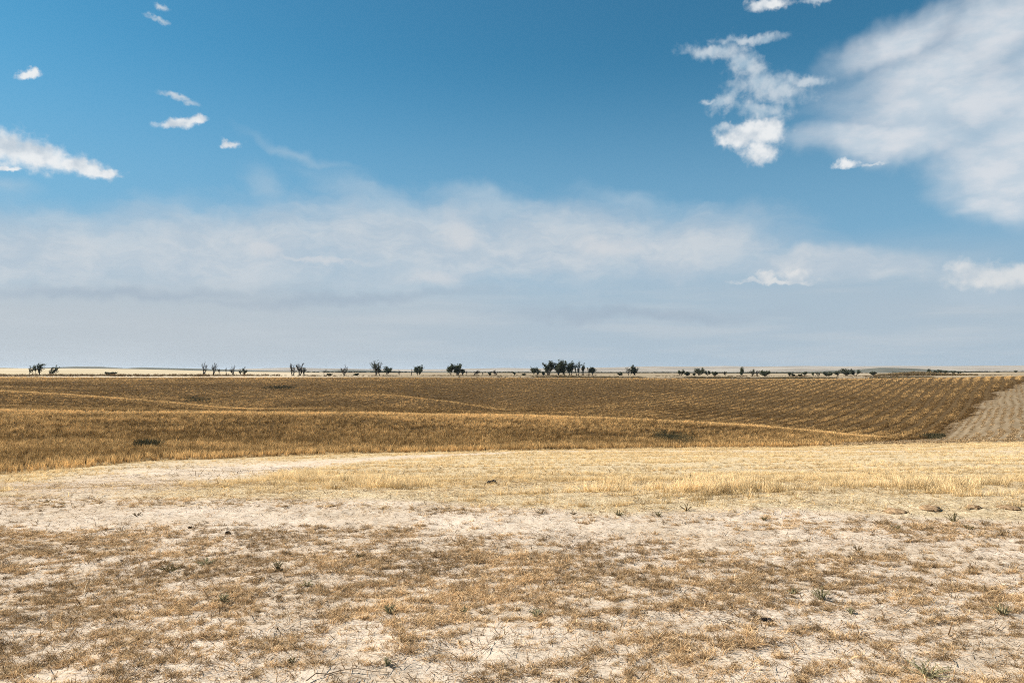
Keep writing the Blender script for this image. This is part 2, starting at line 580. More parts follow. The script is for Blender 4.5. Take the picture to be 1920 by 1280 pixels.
def zone_cols(X, Y, Z):
    d = np.maximum(Y, 0.05)
    px, py = proj(X, d, Z)
    u = X / d
    front = Y > 1.0
    edge = D_EDGE(u)
    sn = fbm(X / 1.3, Y / 1.3, 31, 4)
    s0 = STUB0(px)
    straw = np.clip((s0 - py) / 14 + (sn - 0.5) * 2.2 + 0.2, 0, 1) * (d < edge + 2)
    straw *= 1 - np.clip(LANE(px, py) * 1.1, 0, 1) * 0.85
    straw = np.maximum(straw, 0.15 * (d < 12))
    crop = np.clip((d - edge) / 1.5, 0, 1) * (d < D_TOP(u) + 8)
    br = np.clip(bare_right(X, Y) / 2.0, 0, 1)
    low = curve([(1380, 847), (1480, 842), (1560, 838), (1640, 832), (1690, 827), (1730, 823), (1780, 818), (2600, 800)])
    tail = ((py > low(px)) & (px > 1430) & (d < 125)).astype(float)
    barez = np.maximum(br, tail) * crop
    v = rows_v(X, Y)
    crop = crop - barez * (0.25 + 0.06 * np.sin(v * 2 * math.pi / 1.9 + 9 * fbm(X / 12, Y / 12, 8, 3)) * fbm(X / 7, Y / 7, 18, 2) * 2)
    straw = np.maximum(straw, 0.7 * barez)
    far = np.clip((d - D_TOP(u)) / 30, 0, 1)
    right = np.clip((px - 470) / 180, 0, 1)
    right = right * np.clip(0.45 + 1.3 * fbm(px / 130, np.log(d) * 9, 92, 3), 0, 1)
    crop = np.where(far > 0, 0.85 * right, crop)
    far = far * (1 - 0.62 * right)
    back = ~front
    straw = np.where(back, 0.3, straw)
    crop = np.where(back, 0, np.clip(crop, 0, 1))
    far = np.where(back, 0, far)
    return np.stack([straw, crop, far], -1)


# near edge of the stubble in the photograph's rows, and the flattened pale lane on the left
STUB0 = curve([(-600, 925), (0, 932), (120, 935), (300, 938), (430, 935), (520, 935), (640, 940), (800, 948), (960, 958), (1200, 964), (1500, 968), (1920, 985), (2500, 1000)])
LANE_C = curve([(-600, 930), (0, 912), (100, 915), (200, 905), (330, 893), (450, 882), (600, 868), (740, 858), (900, 851), (1000, 846)])
LANE_W = curve([(-600, 12), (0, 10), (100, 18), (200, 26), (330, 27), (420, 22), (520, 11), (640, 6), (800, 3), (1000, 1)])


def LANE(px, py):
    return np.clip(1.3 - np.abs(py - LANE_C(px)) / LANE_W(px), 0, 1)


def build_ground():
    nt, nr = GX.shape
    V = np.stack([GX, GY, GZ], -1).reshape(-1, 3)
    c = zone_cols(GX, GY, GZ).reshape(-1, 3)
    V = np.concatenate([V, [[0, 0, 0]]])
    c = np.concatenate([c, [[0.3, 0, 0]]])
    ctr = len(V) - 1
    i = np.arange(nt - 1)[:, None]
    j = np.arange(nr - 1)[None, :]
    q = np.stack([i * nr + j, i * nr + j + 1, (i + 1) * nr + j + 1, (i + 1) * nr + j], -1).reshape(-1, 4)
    ii = np.arange(nt - 1)
    tri = np.stack([np.full(nt - 1, ctr), ii * nr, (ii + 1) * nr], -1)
    o = mesh_object("ground", V, [q, tri], M_SOIL, cols=c, smooth=True)
    tag(o, "pale dry rolling ground of dirt, straw litter and far fields", "ground", kind="structure")
    return o


build_ground()


# ------------------------------------------------------------------ distant hills
def hill_material(name, a, b, sc):
    m = bpy.data.materials.new(name)
    m.use_nodes = True
    t = NT(m.node_tree)
    bs = t.n['Principled BSDF']
    bs.inputs['Roughness'].default_value = 1.0
    bs.inputs['Specular IOR Level'].default_value = 0.0
    geo = t.node('ShaderNodeNewGeometry')
    n = t.noise(t.mapping(geo.outputs['Position'], scale=(sc, sc * 1.4, sc * 6)), 1.0, 6, 0.6)
    t.put(bs.inputs['Base Color'], t.mix(t.smooth(n, 0.38, 0.62), a, b))
    return m


def hills(name, label, d0, d1, top, mat, seed):
    us = np.linspace(-1.15, 1.15, 420)
    ts = np.linspace(0, 1, 26)
    px = 960 + us * F
    ytop = np.interp(px, [p[0] for p in top], [p[1] for p in top])
    dm = d0 + 0.55 * (d1 - d0)
    ztop = np.array([z_at(y, dm) for y in ytop])
    V = []
    for tt in ts:
        d = d0 + (d1 - d0) * tt
        s = 1 - abs(tt - 0.55) / 0.55 if tt < 0.55 else 1 - (tt - 0.55) / 0.45
        s = max(0.0, min(1.0, s))
        s = s * s * (3 - 2 * s)
        zb = -14.0
        x = us * d
        bumps = (fbm(x / (d0 * 0.09), np.full_like(x, d / (d0 * 0.09)), seed, 4) - 0.5)
        z = zb + (ztop - zb) * s + bumps * 0.0045 * d * (1 - s) * s * 4
        V.append(np.stack([x, np.full_like(x, d), z], -1))
    V = np.concatenate(V)
    n = len(us)
    i = np.arange(len(ts) - 1)[:, None]
    j = np.arange(n - 1)[None, :]
    q = np.stack([i * n + j, i * n + j + 1, (i + 1) * n + j + 1, (i + 1) * n + j], -1).reshape(-1, 4)
    o = mesh_object(name, V, [q], mat, smooth=True)
    tag(o, label, "hills", kind="structure")


M_H1 = hill_material("scrub_hill", (0.085, 0.085, 0.065, 1), (0.15, 0.14, 0.11, 1), 0.004)
M_H2 = hill_material("grass_hill", (0.24, 0.20, 0.155, 1), (0.34, 0.29, 0.23, 1), 0.0016)
hills("hills", "low dark scrub hills behind the pale field", 2300, 3900, [
    (-700, 688), (0, 689), (60, 690.5), (100, 688.6), (140, 687), (190, 687.2), (235, 690), (262, 688.6), (300, 689.4), (360, 690.5),
    (440, 693), (520, 695), (590, 696), (640, 692.5), (690, 693.5), (760, 696), (850, 697), (1000, 696.5), (1150, 697), (1300, 697),
    (1500, 697), (1600, 693), (1650, 689), (1700, 690), (1760, 693), (1820, 697), (1920, 698), (2600, 698)], M_H1, 61)
hills("hills", "pale bare ridge along the horizon", 4600, 8200, [
    (-700, 693), (0, 694), (300, 694), (440, 692), (500, 690), (545, 689), (600, 690), (680, 691.5), (780, 692), (850, 691.6), (900, 690.5), (945, 689.5),
    (1000, 690.3), (1060, 690.5), (1120, 689), (1180, 687.5), (1225, 686.3), (1280, 686.8), (1330, 686.4), (1360, 685.9), (1420, 686.8),
    (1510, 685.8), (1580, 686.4), (1680, 685.8), (1780, 686), (1850, 685.4), (1920, 685), (2600, 686)], M_H2, 62)


# ------------------------------------------------------------------ plants: blades
def blades(n, h, hv, wd, spread, bend, lean, segs, low, high, cvar, flat=0.0, seed=0, base_up=0.0):
    """tuft of tapering blades; returns verts, quads, tris, cols"""
    g = np.random.default_rng(seed)
    a = g.uniform(0, 2 * math.pi, n)
    r = spread * np.sqrt(g.uniform(0, 1, n))
    bx, by = r * np.cos(a), r * np.sin(a)
    H = h * (1 + hv * g.uniform(-1, 1, n))
    la = g.uniform(0, 2 * math.pi, n)
    le = lean * g.uniform(0.2, 1.0, n)
    be = bend * g.uniform(0.2, 1.2, n)
    fa = g.uniform(0, math.pi, n)
    cv = 1 + cvar * g.uniform(-1, 1, n)
    hue = g.uniform(-1, 1, n)
    V, Cc = [], []
    for k in range(segs + 1):
        t = k / segs
        ang = le + be * t
        # integrate a bending stalk
        hz_ = H * (np.sin(ang) * t)
        vz_ = H * (np.cos(ang * 0.8) * t)
        cx, cy_, cz_ = bx + hz_ * np.cos(la), by + hz_ * np.sin(la), np.maximum(vz_ * (1 - flat) + base_up, 0.002)
        ww = wd * (1 - 0.75 * t) * 0.5
        for s in (-1, 1):
            V.append(np.stack([cx + s * ww * np.cos(fa), cy_ + s * ww * np.sin(fa), cz_], -1))
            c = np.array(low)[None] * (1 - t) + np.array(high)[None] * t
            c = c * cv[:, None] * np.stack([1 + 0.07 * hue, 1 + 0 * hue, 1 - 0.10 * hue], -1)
            Cc.append(c)
    V = np.stack(V, 1)            # n, 2*(segs+1), 3
    Cc = np.stack(Cc, 1)
    m = 2 * (segs + 1)
    base = (np.arange(n) * m)[:, None]
    q = np.concatenate([base + np.array([[2 * k, 2 * k + 1, 2 * k + 3, 2 * k + 2]]) for k in range(segs)], 0)
    return V.reshape(-1, 3), q, np.clip(Cc.reshape(-1, 3), 0, 1)


def join(parts):
    V, Q, C, o = [], [], [], 0
    for v, q, c in parts:
        V.append(v)
        Q.append(q + o)
        C.append(c)
        o += len(v)
    return np.concatenate(V), np.concatenate(Q), np.concatenate(C)


def plant_material(name, tint0, tint1, trans=0.25):
    m = bpy.data.materials.new(name)
    m.use_nodes = True
    t = NT(m.node_tree)
    t.n.clear()
    o = t.node('ShaderNodeOutputMaterial')
    a = t.node('ShaderNodeAttribute', attribute_name='col')
    b = t.node('ShaderNodeAttribute', attribute_name='tint', attribute_type='INSTANCER')
    c = t.mix(1.0, a.outputs['Color'], t.mix(b.outputs['Fac'], tint0 + (1,), tint1 + (1,)), 'MULTIPLY')
    d = t.node('ShaderNodeBsdfDiffuse')
    tr = t.node('ShaderNodeBsdfTranslucent')
    t.put(d.inputs[0], c)
    t.put(tr.inputs[0], c)
    ms = t.node('ShaderNodeMixShader')
    ms.inputs[0].default_value = trans
    t.l.new(d.outputs[0], ms.inputs[1])
    t.l.new(tr.outputs[0], ms.inputs[2])
    t.l.new(ms.outputs[0], o.inputs[0])
    return m


def scatter(name, label, cat, protos, pts, rot, scl, tint, idx=None):
    """one 'stuff' object: tufts set on a cloud of ground points"""
    n = len(pts)
    me = bpy.data.meshes.new(name)
    me.vertices.add(n)
    me.vertices.foreach_set("co", np.asarray(pts, np.float32).ravel())
    if idx is None:
        idx = rng.integers(0, len(protos), n)
    for nm, ty, arr, key in (("rot", 'FLOAT_VECTOR', rot, "vector"), ("scl", 'FLOAT_VECTOR', scl, "vector"),
                             ("tint", 'FLOAT', tint, "value"), ("idx", 'INT', idx, "value")):
        at = me.attributes.new(nm, ty, 'POINT')
        at.data.foreach_set(key, np.ascontiguousarray(arr, np.int32 if ty == 'INT' else np.float32).ravel())
    me.update()
    o = bpy.data.objects.new(name, me)
    COL.objects.link(o)
    pc = bpy.data.collections.new(name + "_tufts")
    for k, p in enumerate(protos):
        p.name = "%s_%02d" % (name + "_tuft", k)
        pc.objects.link(p)
    ng = bpy.data.node_groups.new(name, 'GeometryNodeTree')
    ng.interface.new_socket("Geometry", in_out='INPUT', socket_type='NodeSocketGeometry')
    ng.interface.new_socket("Geometry", in_out='OUTPUT', socket_type='NodeSocketGeometry')
    gi, go = ng.nodes.new('NodeGroupInput'), ng.nodes.new('NodeGroupOutput')
    ip = ng.nodes.new('GeometryNodeInstanceOnPoints')
    ci = ng.nodes.new('GeometryNodeCollectionInfo')
    ci.inputs['Collection'].default_value = pc
    ci.inputs['Separate Children'].default_value = True
    ci.inputs['Reset Children'].default_value = True
    L = ng.links
    L.new(gi.outputs[0], ip.inputs['Points'])
    L.new(ci.outputs[0], ip.inputs['Instance'])
    ip.inputs['Pick Instance'].default_value = True
    for nm, ty, sk in (("idx", 'INT', 'Instance Index'), ("rot", 'FLOAT_VECTOR', 'Rotation'), ("scl", 'FLOAT_VECTOR', 'Scale')):
        na = ng.nodes.new('GeometryNodeInputNamedAttribute')
        na.data_type = ty
        na.inputs['Name'].default_value = nm
        L.new(na.outputs['Attribute'], ip.inputs[sk])
    L.new(ip.outputs[0], go.inputs[0])
    md = o.modifiers.new("tufts", 'NODES')
    md.node_group = ng
    tag(o, label, cat, kind="stuff")
    return o


def proto(parts, mat):
    v, q, c = join(parts)
    return mesh_object("tuft", v, [q], mat, cols=c, link=False)


def scl3(s, sz=None):
    s = np.asarray(s)
    return np.stack([s, s, s if sz is None else sz], -1)


def rots(n, tilt=0.08):
    return np.stack([rng.normal(0, tilt, n), rng.normal(0, tilt, n), rng.uniform(0, 2 * math.pi, n)], -1)


def fan_points(d0, d1, dens, umax=0.86, seed=0):
    """random ground points in the wedge in front of the camera; dens(d) per square metre"""
    g = np.random.default_rng(seed)
    P_ = []
    edges = np.exp(np.linspace(math.log(d0), math.log(d1), 60))
    for a, b in zip(edges[:-1], edges[1:]):
        half = umax * 0.5 * (a + b) + 4.5
        area = 2 * half * (b - a)
        n = int(area * dens(0.5 * (a + b)))
        d = g.uniform(a, b, n)
        P_.append(np.stack([g.uniform(-1, 1, n) * (umax * d + 4.5), d], -1))
    P_ = np.concatenate(P_)
    return P_[:, 0], P_[:, 1]


# ------------------------------------------------------------------ foreground dry grass
M_GRASS = plant_material("dry_grass", (0.42, 0.365, 0.30), (2.05, 1.90, 1.70), 0.28)


def bare_fore(px, py):
    """how bare the dirt is in the foreground, 0 grown .. 1 bare, broad layout"""
    b = np.zeros_like(px)
    for (cx, cy_, rx, ry, a, k) in [
        (600, 1225, 170, 22, 8, .8), (720, 1270, 220, 26, 4, .8), (120, 1210, 150, 18, 10, .45), (130, 1262, 110, 14, 10, .6), (430, 1262, 80, 20, 6, .6),
        (1600, 1208, 150, 10, 9, 1.2), (1420, 1232, 160, 12, 8, 1.1), (1660, 1148, 110, 13, 8, 1.0), (1860, 1165, 90, 14, 10, 1.0),
        (1420, 1272, 70, 14, 0, 1.2), (1210, 1112, 110, 9, -14, .8), (1150, 1098, 100, 8, -6, .7), (700, 1078, 130, 8, 4, .6), (560, 1030, 180, 6, 5, .6), (230, 1042, 120, 8, 8, .5),
        (1790, 1080, 180, 22, -4, .9), (1430, 1150, 60, 14, 0, .5), (1850, 1230, 60, 9, 8, .9), (1130, 1250, 90, 9, 4, .5), (950, 1170, 80, 8, 0, .4),
        (1700, 1055, 260, 20, -3, .5), (60, 1090, 120, 12, 5, .5), (1330, 1190, 50, 8, 0, .4), (520, 1168, 150, 9, 12, .5), (860, 1212, 140, 9, 6, .5)]:
        ca, sa = math.cos(R(a)), math.sin(R(a))
        dx, dy = px - cx, -(py - cy_)
        e = ((dx * ca + dy * sa) / rx) ** 2 + ((-dx * sa + dy * ca) / ry) ** 2
        b = np.maximum(b, k * np.exp(-e))
    trk = curve([(-600, 975), (0, 972), (300, 966), (600, 968), (900, 980), (1150, 992), (1400, 1010), (1700, 1030), (1920, 1040), (2500, 1060)])
    tw = curve([(-600, 20), (0, 17), (300, 17), (700, 16), (1000, 18), (1300, 21), (1920, 26), (2500, 30)])
    t = 1.15 * np.exp(-((py - trk(px)) / tw(px)) ** 2 * 0.8)
    return np.maximum(b, t)


def foreground():
    x, y = fan_points(1.8, 13.5, lambda d: 1500 if d < 7 else 1000, 0.84, 101)
    z = ground_z(x, y)
    px, py = proj(x, y, z)
    b = bare_fore(px, py)
    ca, sa = math.cos(R(17)), math.sin(R(17))
    xr, yr = x * ca + y * sa, -x * sa + y * ca
    n = 0.56 * fbm(xr / 0.18, yr / 0.075, 71, 3, 0.6) + 0.22 * fbm(xr / 0.55, yr / 0.24, 73, 3, 0.6) + 0.22 * fbm(xr / 1.7, yr / 0.9, 75, 3)
    fine = vnoise(xr / 0.13, yr / 0.055, 77)
    cover = 0.522 - 0.165 * b - np.clip((990 - py) / 40, 0, 1) * 0.10
    p = np.clip((n + 0.10 * (fine - 0.5) - (1 - cover)) / 0.09 + 0.5, 0.06 * np.clip(1 - 0.85 * b, 0, 1), 1)
    p *= np.clip((py - STUB0(px) + 8) / 16, 0, 1)
    keep = rng.uniform(0, 1, len(x)) < p
    x, y, z, n, py = x[keep], y[keep], z[keep], n[keep], py[keep]
    k = len(x)
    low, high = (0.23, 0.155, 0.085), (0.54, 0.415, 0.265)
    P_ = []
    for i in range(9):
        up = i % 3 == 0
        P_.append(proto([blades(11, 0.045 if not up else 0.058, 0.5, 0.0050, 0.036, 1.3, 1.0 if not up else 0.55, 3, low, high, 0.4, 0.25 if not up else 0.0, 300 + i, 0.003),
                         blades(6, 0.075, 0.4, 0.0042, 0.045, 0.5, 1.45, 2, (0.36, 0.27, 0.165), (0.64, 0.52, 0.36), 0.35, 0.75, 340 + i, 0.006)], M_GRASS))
    hv = fbm(x / 0.8, y / 0.8, 88, 3)
    s = rng.uniform(0.34, 0.80, k) * (0.75 + 0.6 * np.clip(n, 0, 1)) * (0.8 + 0.5 * hv)
    tint = np.clip(rng.normal(0.46, 0.34, k) + (hv - 0.5) * 0.9, 0, 1)
    scatter("dry_grass", "short brown trampled dry grass matted over the pale dirt", "grass", P_,
            np.stack([x, y, z - 0.003], -1), rots(k, 0.15), scl3(s), tint)
    # loose straws and crumbs of dead stems lying on the dirt
    x, y = fan_points(1.8, 16, lambda d: 420 if d < 8 else 240, 0.84, 102)
    z = ground_z(x, y)
    k = len(x)
    P_ = []
    for i in range(6):
        P_.append(proto([blades(4, 0.085, 0.6, 0.0045, 0.11, 0.35, 1.5, 2, (0.10, 0.062, 0.034), (0.42, 0.30, 0.175), 0.6, 0.88, 380 + i, 0.005)], M_GRASS))
    scatter("straw_litter", "loose broken straws and stem bits strewn over the dirt", "straw", P_, np.stack([x, y, z], -1), rots(k, 0.05),
            scl3(rng.uniform(0.4, 1.3, k)), np.clip(rng.normal(0.4, 0.3, k), 0, 1))

    x, y = fan_points(2.6, 26, lambda d: 110 if d < 8 else (65 if d < 14 else 22), 0.84, 103)
    z = ground_z(x, y)
    px, py = proj(x, y, z)
    keep = (y < D_EDGE(x / y) - 1) & (rng.uniform(0, 1, len(x)) < np.clip(fbm(x / 0.7, y / 0.4, 104, 3) * 3 - 1.0, 0.05, 1) * (1 - 0.62 * np.clip(bare_fore(px, py), 0, 1)))
    x, y, z = x[keep], y[keep], z[keep]
    k = len(x)
    P_ = [proto([blades(3, 0.10, 0.6, 0.0065, 0.06, 0.4, 1.45, 2, (0.045, 0.030, 0.018), (0.13, 0.085, 0.05), 0.5, 0.8, 390 + i, 0.008)], M_GRASS) for i in range(6)]
    scatter("straw_litter", "dark weathered stem bits scattered over the pale dirt", "straw", P_, np.stack([x, y, z], -1), rots(k, 0.1),
            scl3(rng.uniform(0.4, 1.5, k) * np.clip(y / 9, 1, 2)), np.clip(rng.normal(0.5, 0.25, k), 0, 1))


foreground()

# ------------------------------------------------------------------ stubble
M_STUB = plant_material("stubble", (0.62, 0.56, 0.46), (1.72, 1.62, 1.46), 0.3)


def stubble():
    x, y = fan_points(9.0, 60, lambda d: 75 if d < 18 else (50 if d < 30 else 26), 0.86, 110)
    # pull the plants into drill rows
    hd = R(76)
    v = x * math.cos(hd) - y * math.sin(hd)
    v = v + 1.1 * np.sin(x / 17.0)
    per = 0.42
    k = np.round(v / per)
    off = (k * per - v) + rng.normal(0, 0.05, len(v))
    x = x + off * math.cos(hd)
    y = y - off * math.sin(hd)
    z = ground_z(x, y)
    px, py = proj(x, y, z)
    u = x / y
    n = fbm(x / 1.6, y / 1.2, 121, 4)
    n_s = fbm(x / 0.9, y / 0.45, 122, 3)
    wheel = np.abs(((v + 0.6 * vnoise(x / 6, y / 6, 3)) / 4.2) % 1.0 - 0.5) < 0.10
    p = np.clip((STUB0(px) - py) / 13 + (n - 0.5) * 5.0, 0, 1)
    p *= np.clip(0.62 + (n - 0.47) * 4.5, 0.14, 1)
    p *= np.where(wheel, 0.12, 1) * np.clip((n_s - 0.40) * 8, 0.04, 1)
    p *= 1 - np.clip(LANE(px, py) * 1.15, 0, 1) * 0.97
    p *= (y < D_EDGE(u) + 2.5)
    # the right hand part near the track is trampled
    p *= 1 - 0.25 * np.clip((px - 1450) / 200, 0, 1) * np.clip((py - 905) / 25, 0, 1)
    keep = rng.uniform(0, 1, len(x)) < p
    x, y, z, n, px, py, vv = (q[keep] for q in (x, y, z, n, px, py, v))
    k = len(x)
    tall = np.zeros(k)
    for (cx, cy_, rx, ry) in [(700, 912, 90, 14), (1130, 928, 70, 12), (1340, 920, 120, 14), (560, 898, 50, 10), (10, 925, 60, 10), (1760, 915, 120, 9)]:
        tall = np.maximum(tall, np.exp(-((px - cx) / rx) ** 2 - ((py - cy_) / ry) ** 2))
    P_ = []
    for i in range(8):
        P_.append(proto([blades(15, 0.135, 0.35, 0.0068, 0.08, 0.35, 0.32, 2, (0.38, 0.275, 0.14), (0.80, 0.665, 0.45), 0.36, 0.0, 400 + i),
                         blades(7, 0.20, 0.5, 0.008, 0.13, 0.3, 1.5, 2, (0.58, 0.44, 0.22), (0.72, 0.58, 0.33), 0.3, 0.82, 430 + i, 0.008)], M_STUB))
    s = rng.uniform(0.65, 1.1, k) * (0.66 + 0.62 * tall)
    s *= np.clip(0.6 + (STUB0(px) - py) / 60, 0.55, 1)
    tint = np.clip(0.5 + (n - 0.5) * 0.9 + 0.16 * np.sin(vv * 2 * math.pi / 2.1) + rng.normal(0, 0.24, k), 0, 1)
    far = np.clip(y / 25, 1.0, 1.8)
    scatter("stubble", "golden cut wheat stubble standing in rows beyond the dirt track", "stubble", P_, np.stack([x, y, z - 0.004], -1), rots(k, 0.1),
            scl3(s * far, s * (1 + 0.35 * (far - 1))), tint)
    # chaff and flat straw between the rows and across the pale lane
    x, y = fan_points(9.0, 55, lambda d: 34 if d < 20 else 13, 0.86, 111)
    z = ground_z(x, y)
    px, py = proj(x, y, z)
    keep = (py < STUB0(px) + 14) & (y < D_EDGE(x / y) + 1) & (rng.uniform(0, 1, len(x)) < 1 - 0.55 * LANE(px, py))
    x, y, z = x[keep], y[keep], z[keep]
    k = len(x)
    P_ = [proto([blades(7, 0.17, 0.6, 0.009, 0.16, 0.3, 1.5, 2, (0.30, 0.21, 0.10), (0.66, 0.52, 0.30), 0.45, 0.85, 460 + i, 0.008)], M_STUB) for i in range(6)]
    f = np.clip(y / 25, 1.0, 1.7)
    r = rots(k, 0.05)
    scatter("straw_litter", "flattened yellow straw lying between the stubble rows", "straw", P_, np.stack([x, y, z], -1), r, scl3(rng.uniform(0.5, 1.2, k) * f), rng.uniform(0, 1, k))


stubble()

# ------------------------------------------------------------------ standing crop
M_CROP = plant_material("ripe_crop", (0.46, 0.385, 0.30), (2.60, 2.38, 2.04), 0.3)


def crop():
    x, y = fan_points(18, 385, lambda d: 1.0 / (0.0021 * max(d, 45.0)), 0.88, 130)
    z = ground_z(x, y)
    px, py = proj(x, y, z)
    m = crop_mask(x, y, y, px, py)
    x, y, z, px, py = (q[m] for q in (x, y, z, px, py))
    u = x / y
    v = rows_v(x, y) + 2.2 * (fbm(x / 30, y / 30, 140, 2) - 0.5)
    # drill passes read as faint stripes, stronger on the far slope
    ph = (v / 3.7) % 1.0
    px_ = 960 + F * u
    rows_on = np.clip((px_ - 900) / 350, 0, 1)
    far = np.clip((y - D_CREST(u)) / 30, 0, 1)
    stripe = np.where(ph < 0.33, 1.0, 0.0) * (0.25 + 0.85 * far * (0.55 + 0.45 * rows_on)) * np.clip(0.55 + 1.1 * vnoise(np.floor(v / 3.7) * 1.7, (x + y) / 30, 4), 0, 1)
    stripe_n = np.where((ph < 0.40) | (ph > 0.87), 1.0, 0.0) * (0.15 + 0.6 * far) * np.clip(0.35 + 1.3 * vnoise(np.floor(v / 3.7 + 0.13) * 1.7, (x + y) / 30, 4), 0, 1)
    big = fbm(x / 28, y / 18, 141, 3)
    mid = fbm(x / 3.0, y / 3.0, 142, 3)
    keep = rng.uniform(0, 1, len(x)) > 0.08 + 0.92 * stripe + 1.6 * np.clip(0.47 - mid, 0, 1)
    x, y, z, px, py, stripe, stripe_n, big, mid, u, far = (q[keep] for q in (x, y, z, px, py, stripe, stripe_n, big, mid, u, far))
    k = len(x)
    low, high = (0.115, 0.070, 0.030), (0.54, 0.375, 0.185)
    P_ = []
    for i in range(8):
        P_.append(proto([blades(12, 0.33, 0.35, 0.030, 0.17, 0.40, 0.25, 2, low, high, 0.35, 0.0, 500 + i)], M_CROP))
    edge = np.clip(1 - (y - D_EDGE(u)) / np.clip(D_EDGE(u) * 0.35, 6, 14), 0, 1)
    s = rng.uniform(0.72, 1.2, k) * (0.8 + 0.4 * mid)
    w_ = np.sqrt(np.clip(y / 75, 0.5, 2.2)) * np.clip(y / 45, 0.45, 1)
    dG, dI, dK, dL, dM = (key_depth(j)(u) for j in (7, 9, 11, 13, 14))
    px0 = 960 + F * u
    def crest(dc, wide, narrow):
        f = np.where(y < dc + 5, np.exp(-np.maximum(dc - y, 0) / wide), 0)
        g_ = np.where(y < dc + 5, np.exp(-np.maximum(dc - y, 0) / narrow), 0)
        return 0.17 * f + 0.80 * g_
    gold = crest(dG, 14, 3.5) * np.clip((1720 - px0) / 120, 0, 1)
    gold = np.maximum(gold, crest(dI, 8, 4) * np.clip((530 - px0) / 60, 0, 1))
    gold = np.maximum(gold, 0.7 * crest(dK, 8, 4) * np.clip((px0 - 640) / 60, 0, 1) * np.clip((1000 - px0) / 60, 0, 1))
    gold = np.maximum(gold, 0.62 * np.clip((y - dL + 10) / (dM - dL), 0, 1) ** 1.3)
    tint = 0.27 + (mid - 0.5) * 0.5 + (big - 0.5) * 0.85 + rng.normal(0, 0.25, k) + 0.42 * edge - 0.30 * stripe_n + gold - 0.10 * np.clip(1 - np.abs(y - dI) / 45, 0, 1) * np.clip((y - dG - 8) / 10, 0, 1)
    sb = bare_right(x, y)
    tint = tint - 0.7 * np.clip((sb + 3.0) / 2.0, 0, 1) * (y > 105)
    tint = np.clip(tint, 0, 1)
    # the plants by the left hand margin stand tall and pale
    lm = edge * np.clip((520 - px) / 300, 0, 1)
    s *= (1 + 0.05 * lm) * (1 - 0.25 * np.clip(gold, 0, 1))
    tint = np.clip(tint + 0.12 * lm, 0, 1)
    hgt = s * (1.0 + 0.1 * lm) * np.clip(0.38 + y / 85, 0.5, 1.15)
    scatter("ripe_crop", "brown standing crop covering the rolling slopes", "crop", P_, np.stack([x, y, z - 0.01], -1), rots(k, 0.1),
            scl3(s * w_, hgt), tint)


crop()


def bare_strip_rows():
    """thin rows of broken stubble on the harvested strip of the right hand slope"""
    x, y = fan_points(52, 300, lambda d: 12.0 if d < 120 else 6.0, 0.88, 150)
    v = rows_v(x, y) + 1.6 * (fbm(x / 26, y / 26, 151, 2) - 0.5)
    k = np.round(v / 1.45)
    off = k * 1.45 - v + rng.normal(0, 0.13, len(v))
    x, y = x + off * math.cos(HEAD), y - off * math.sin(HEAD)
    z = ground_z(x, y)
    px, py = proj(x, y, z)
    m = ~crop_mask(x, y, y, px, py) & (y > D_EDGE(x / y) + 1.5) & (y < D_TOP(x / y)) & (px > 1430)
    m &= rng.uniform(0, 1, len(x)) < np.clip(fbm(x / 11, y / 11, 152, 3) * 2.2 - 0.62, 0.10, 0.75)
    x, y, z = x[m], y[m], z[m]
    n = len(x)
    P_ = [proto([blades(9, 0.12, 0.4, 0.04, 0.22, 0.4, 0.9, 2, (0.15, 0.105, 0.06), (0.36, 0.27, 0.17), 0.4, 0.2, 560 + i)], M_CROP) for i in range(5)]
    scatter("broken_stubble", "thin broken stubble rows on the bare slope at right", "stubble", P_, np.stack([x, y, z], -1), rots(n, 0.1),
            scl3(rng.uniform(0.8, 1.7, n)), np.clip(rng.normal(0.45, 0.25, n), 0, 1))


bare_strip_rows()

# ------------------------------------------------------------------ dry weeds under the tree line
M_WEED = plant_material("dry_weeds", (0.55, 0.5, 0.45), (1.3, 1.2, 1.1), 0.25)


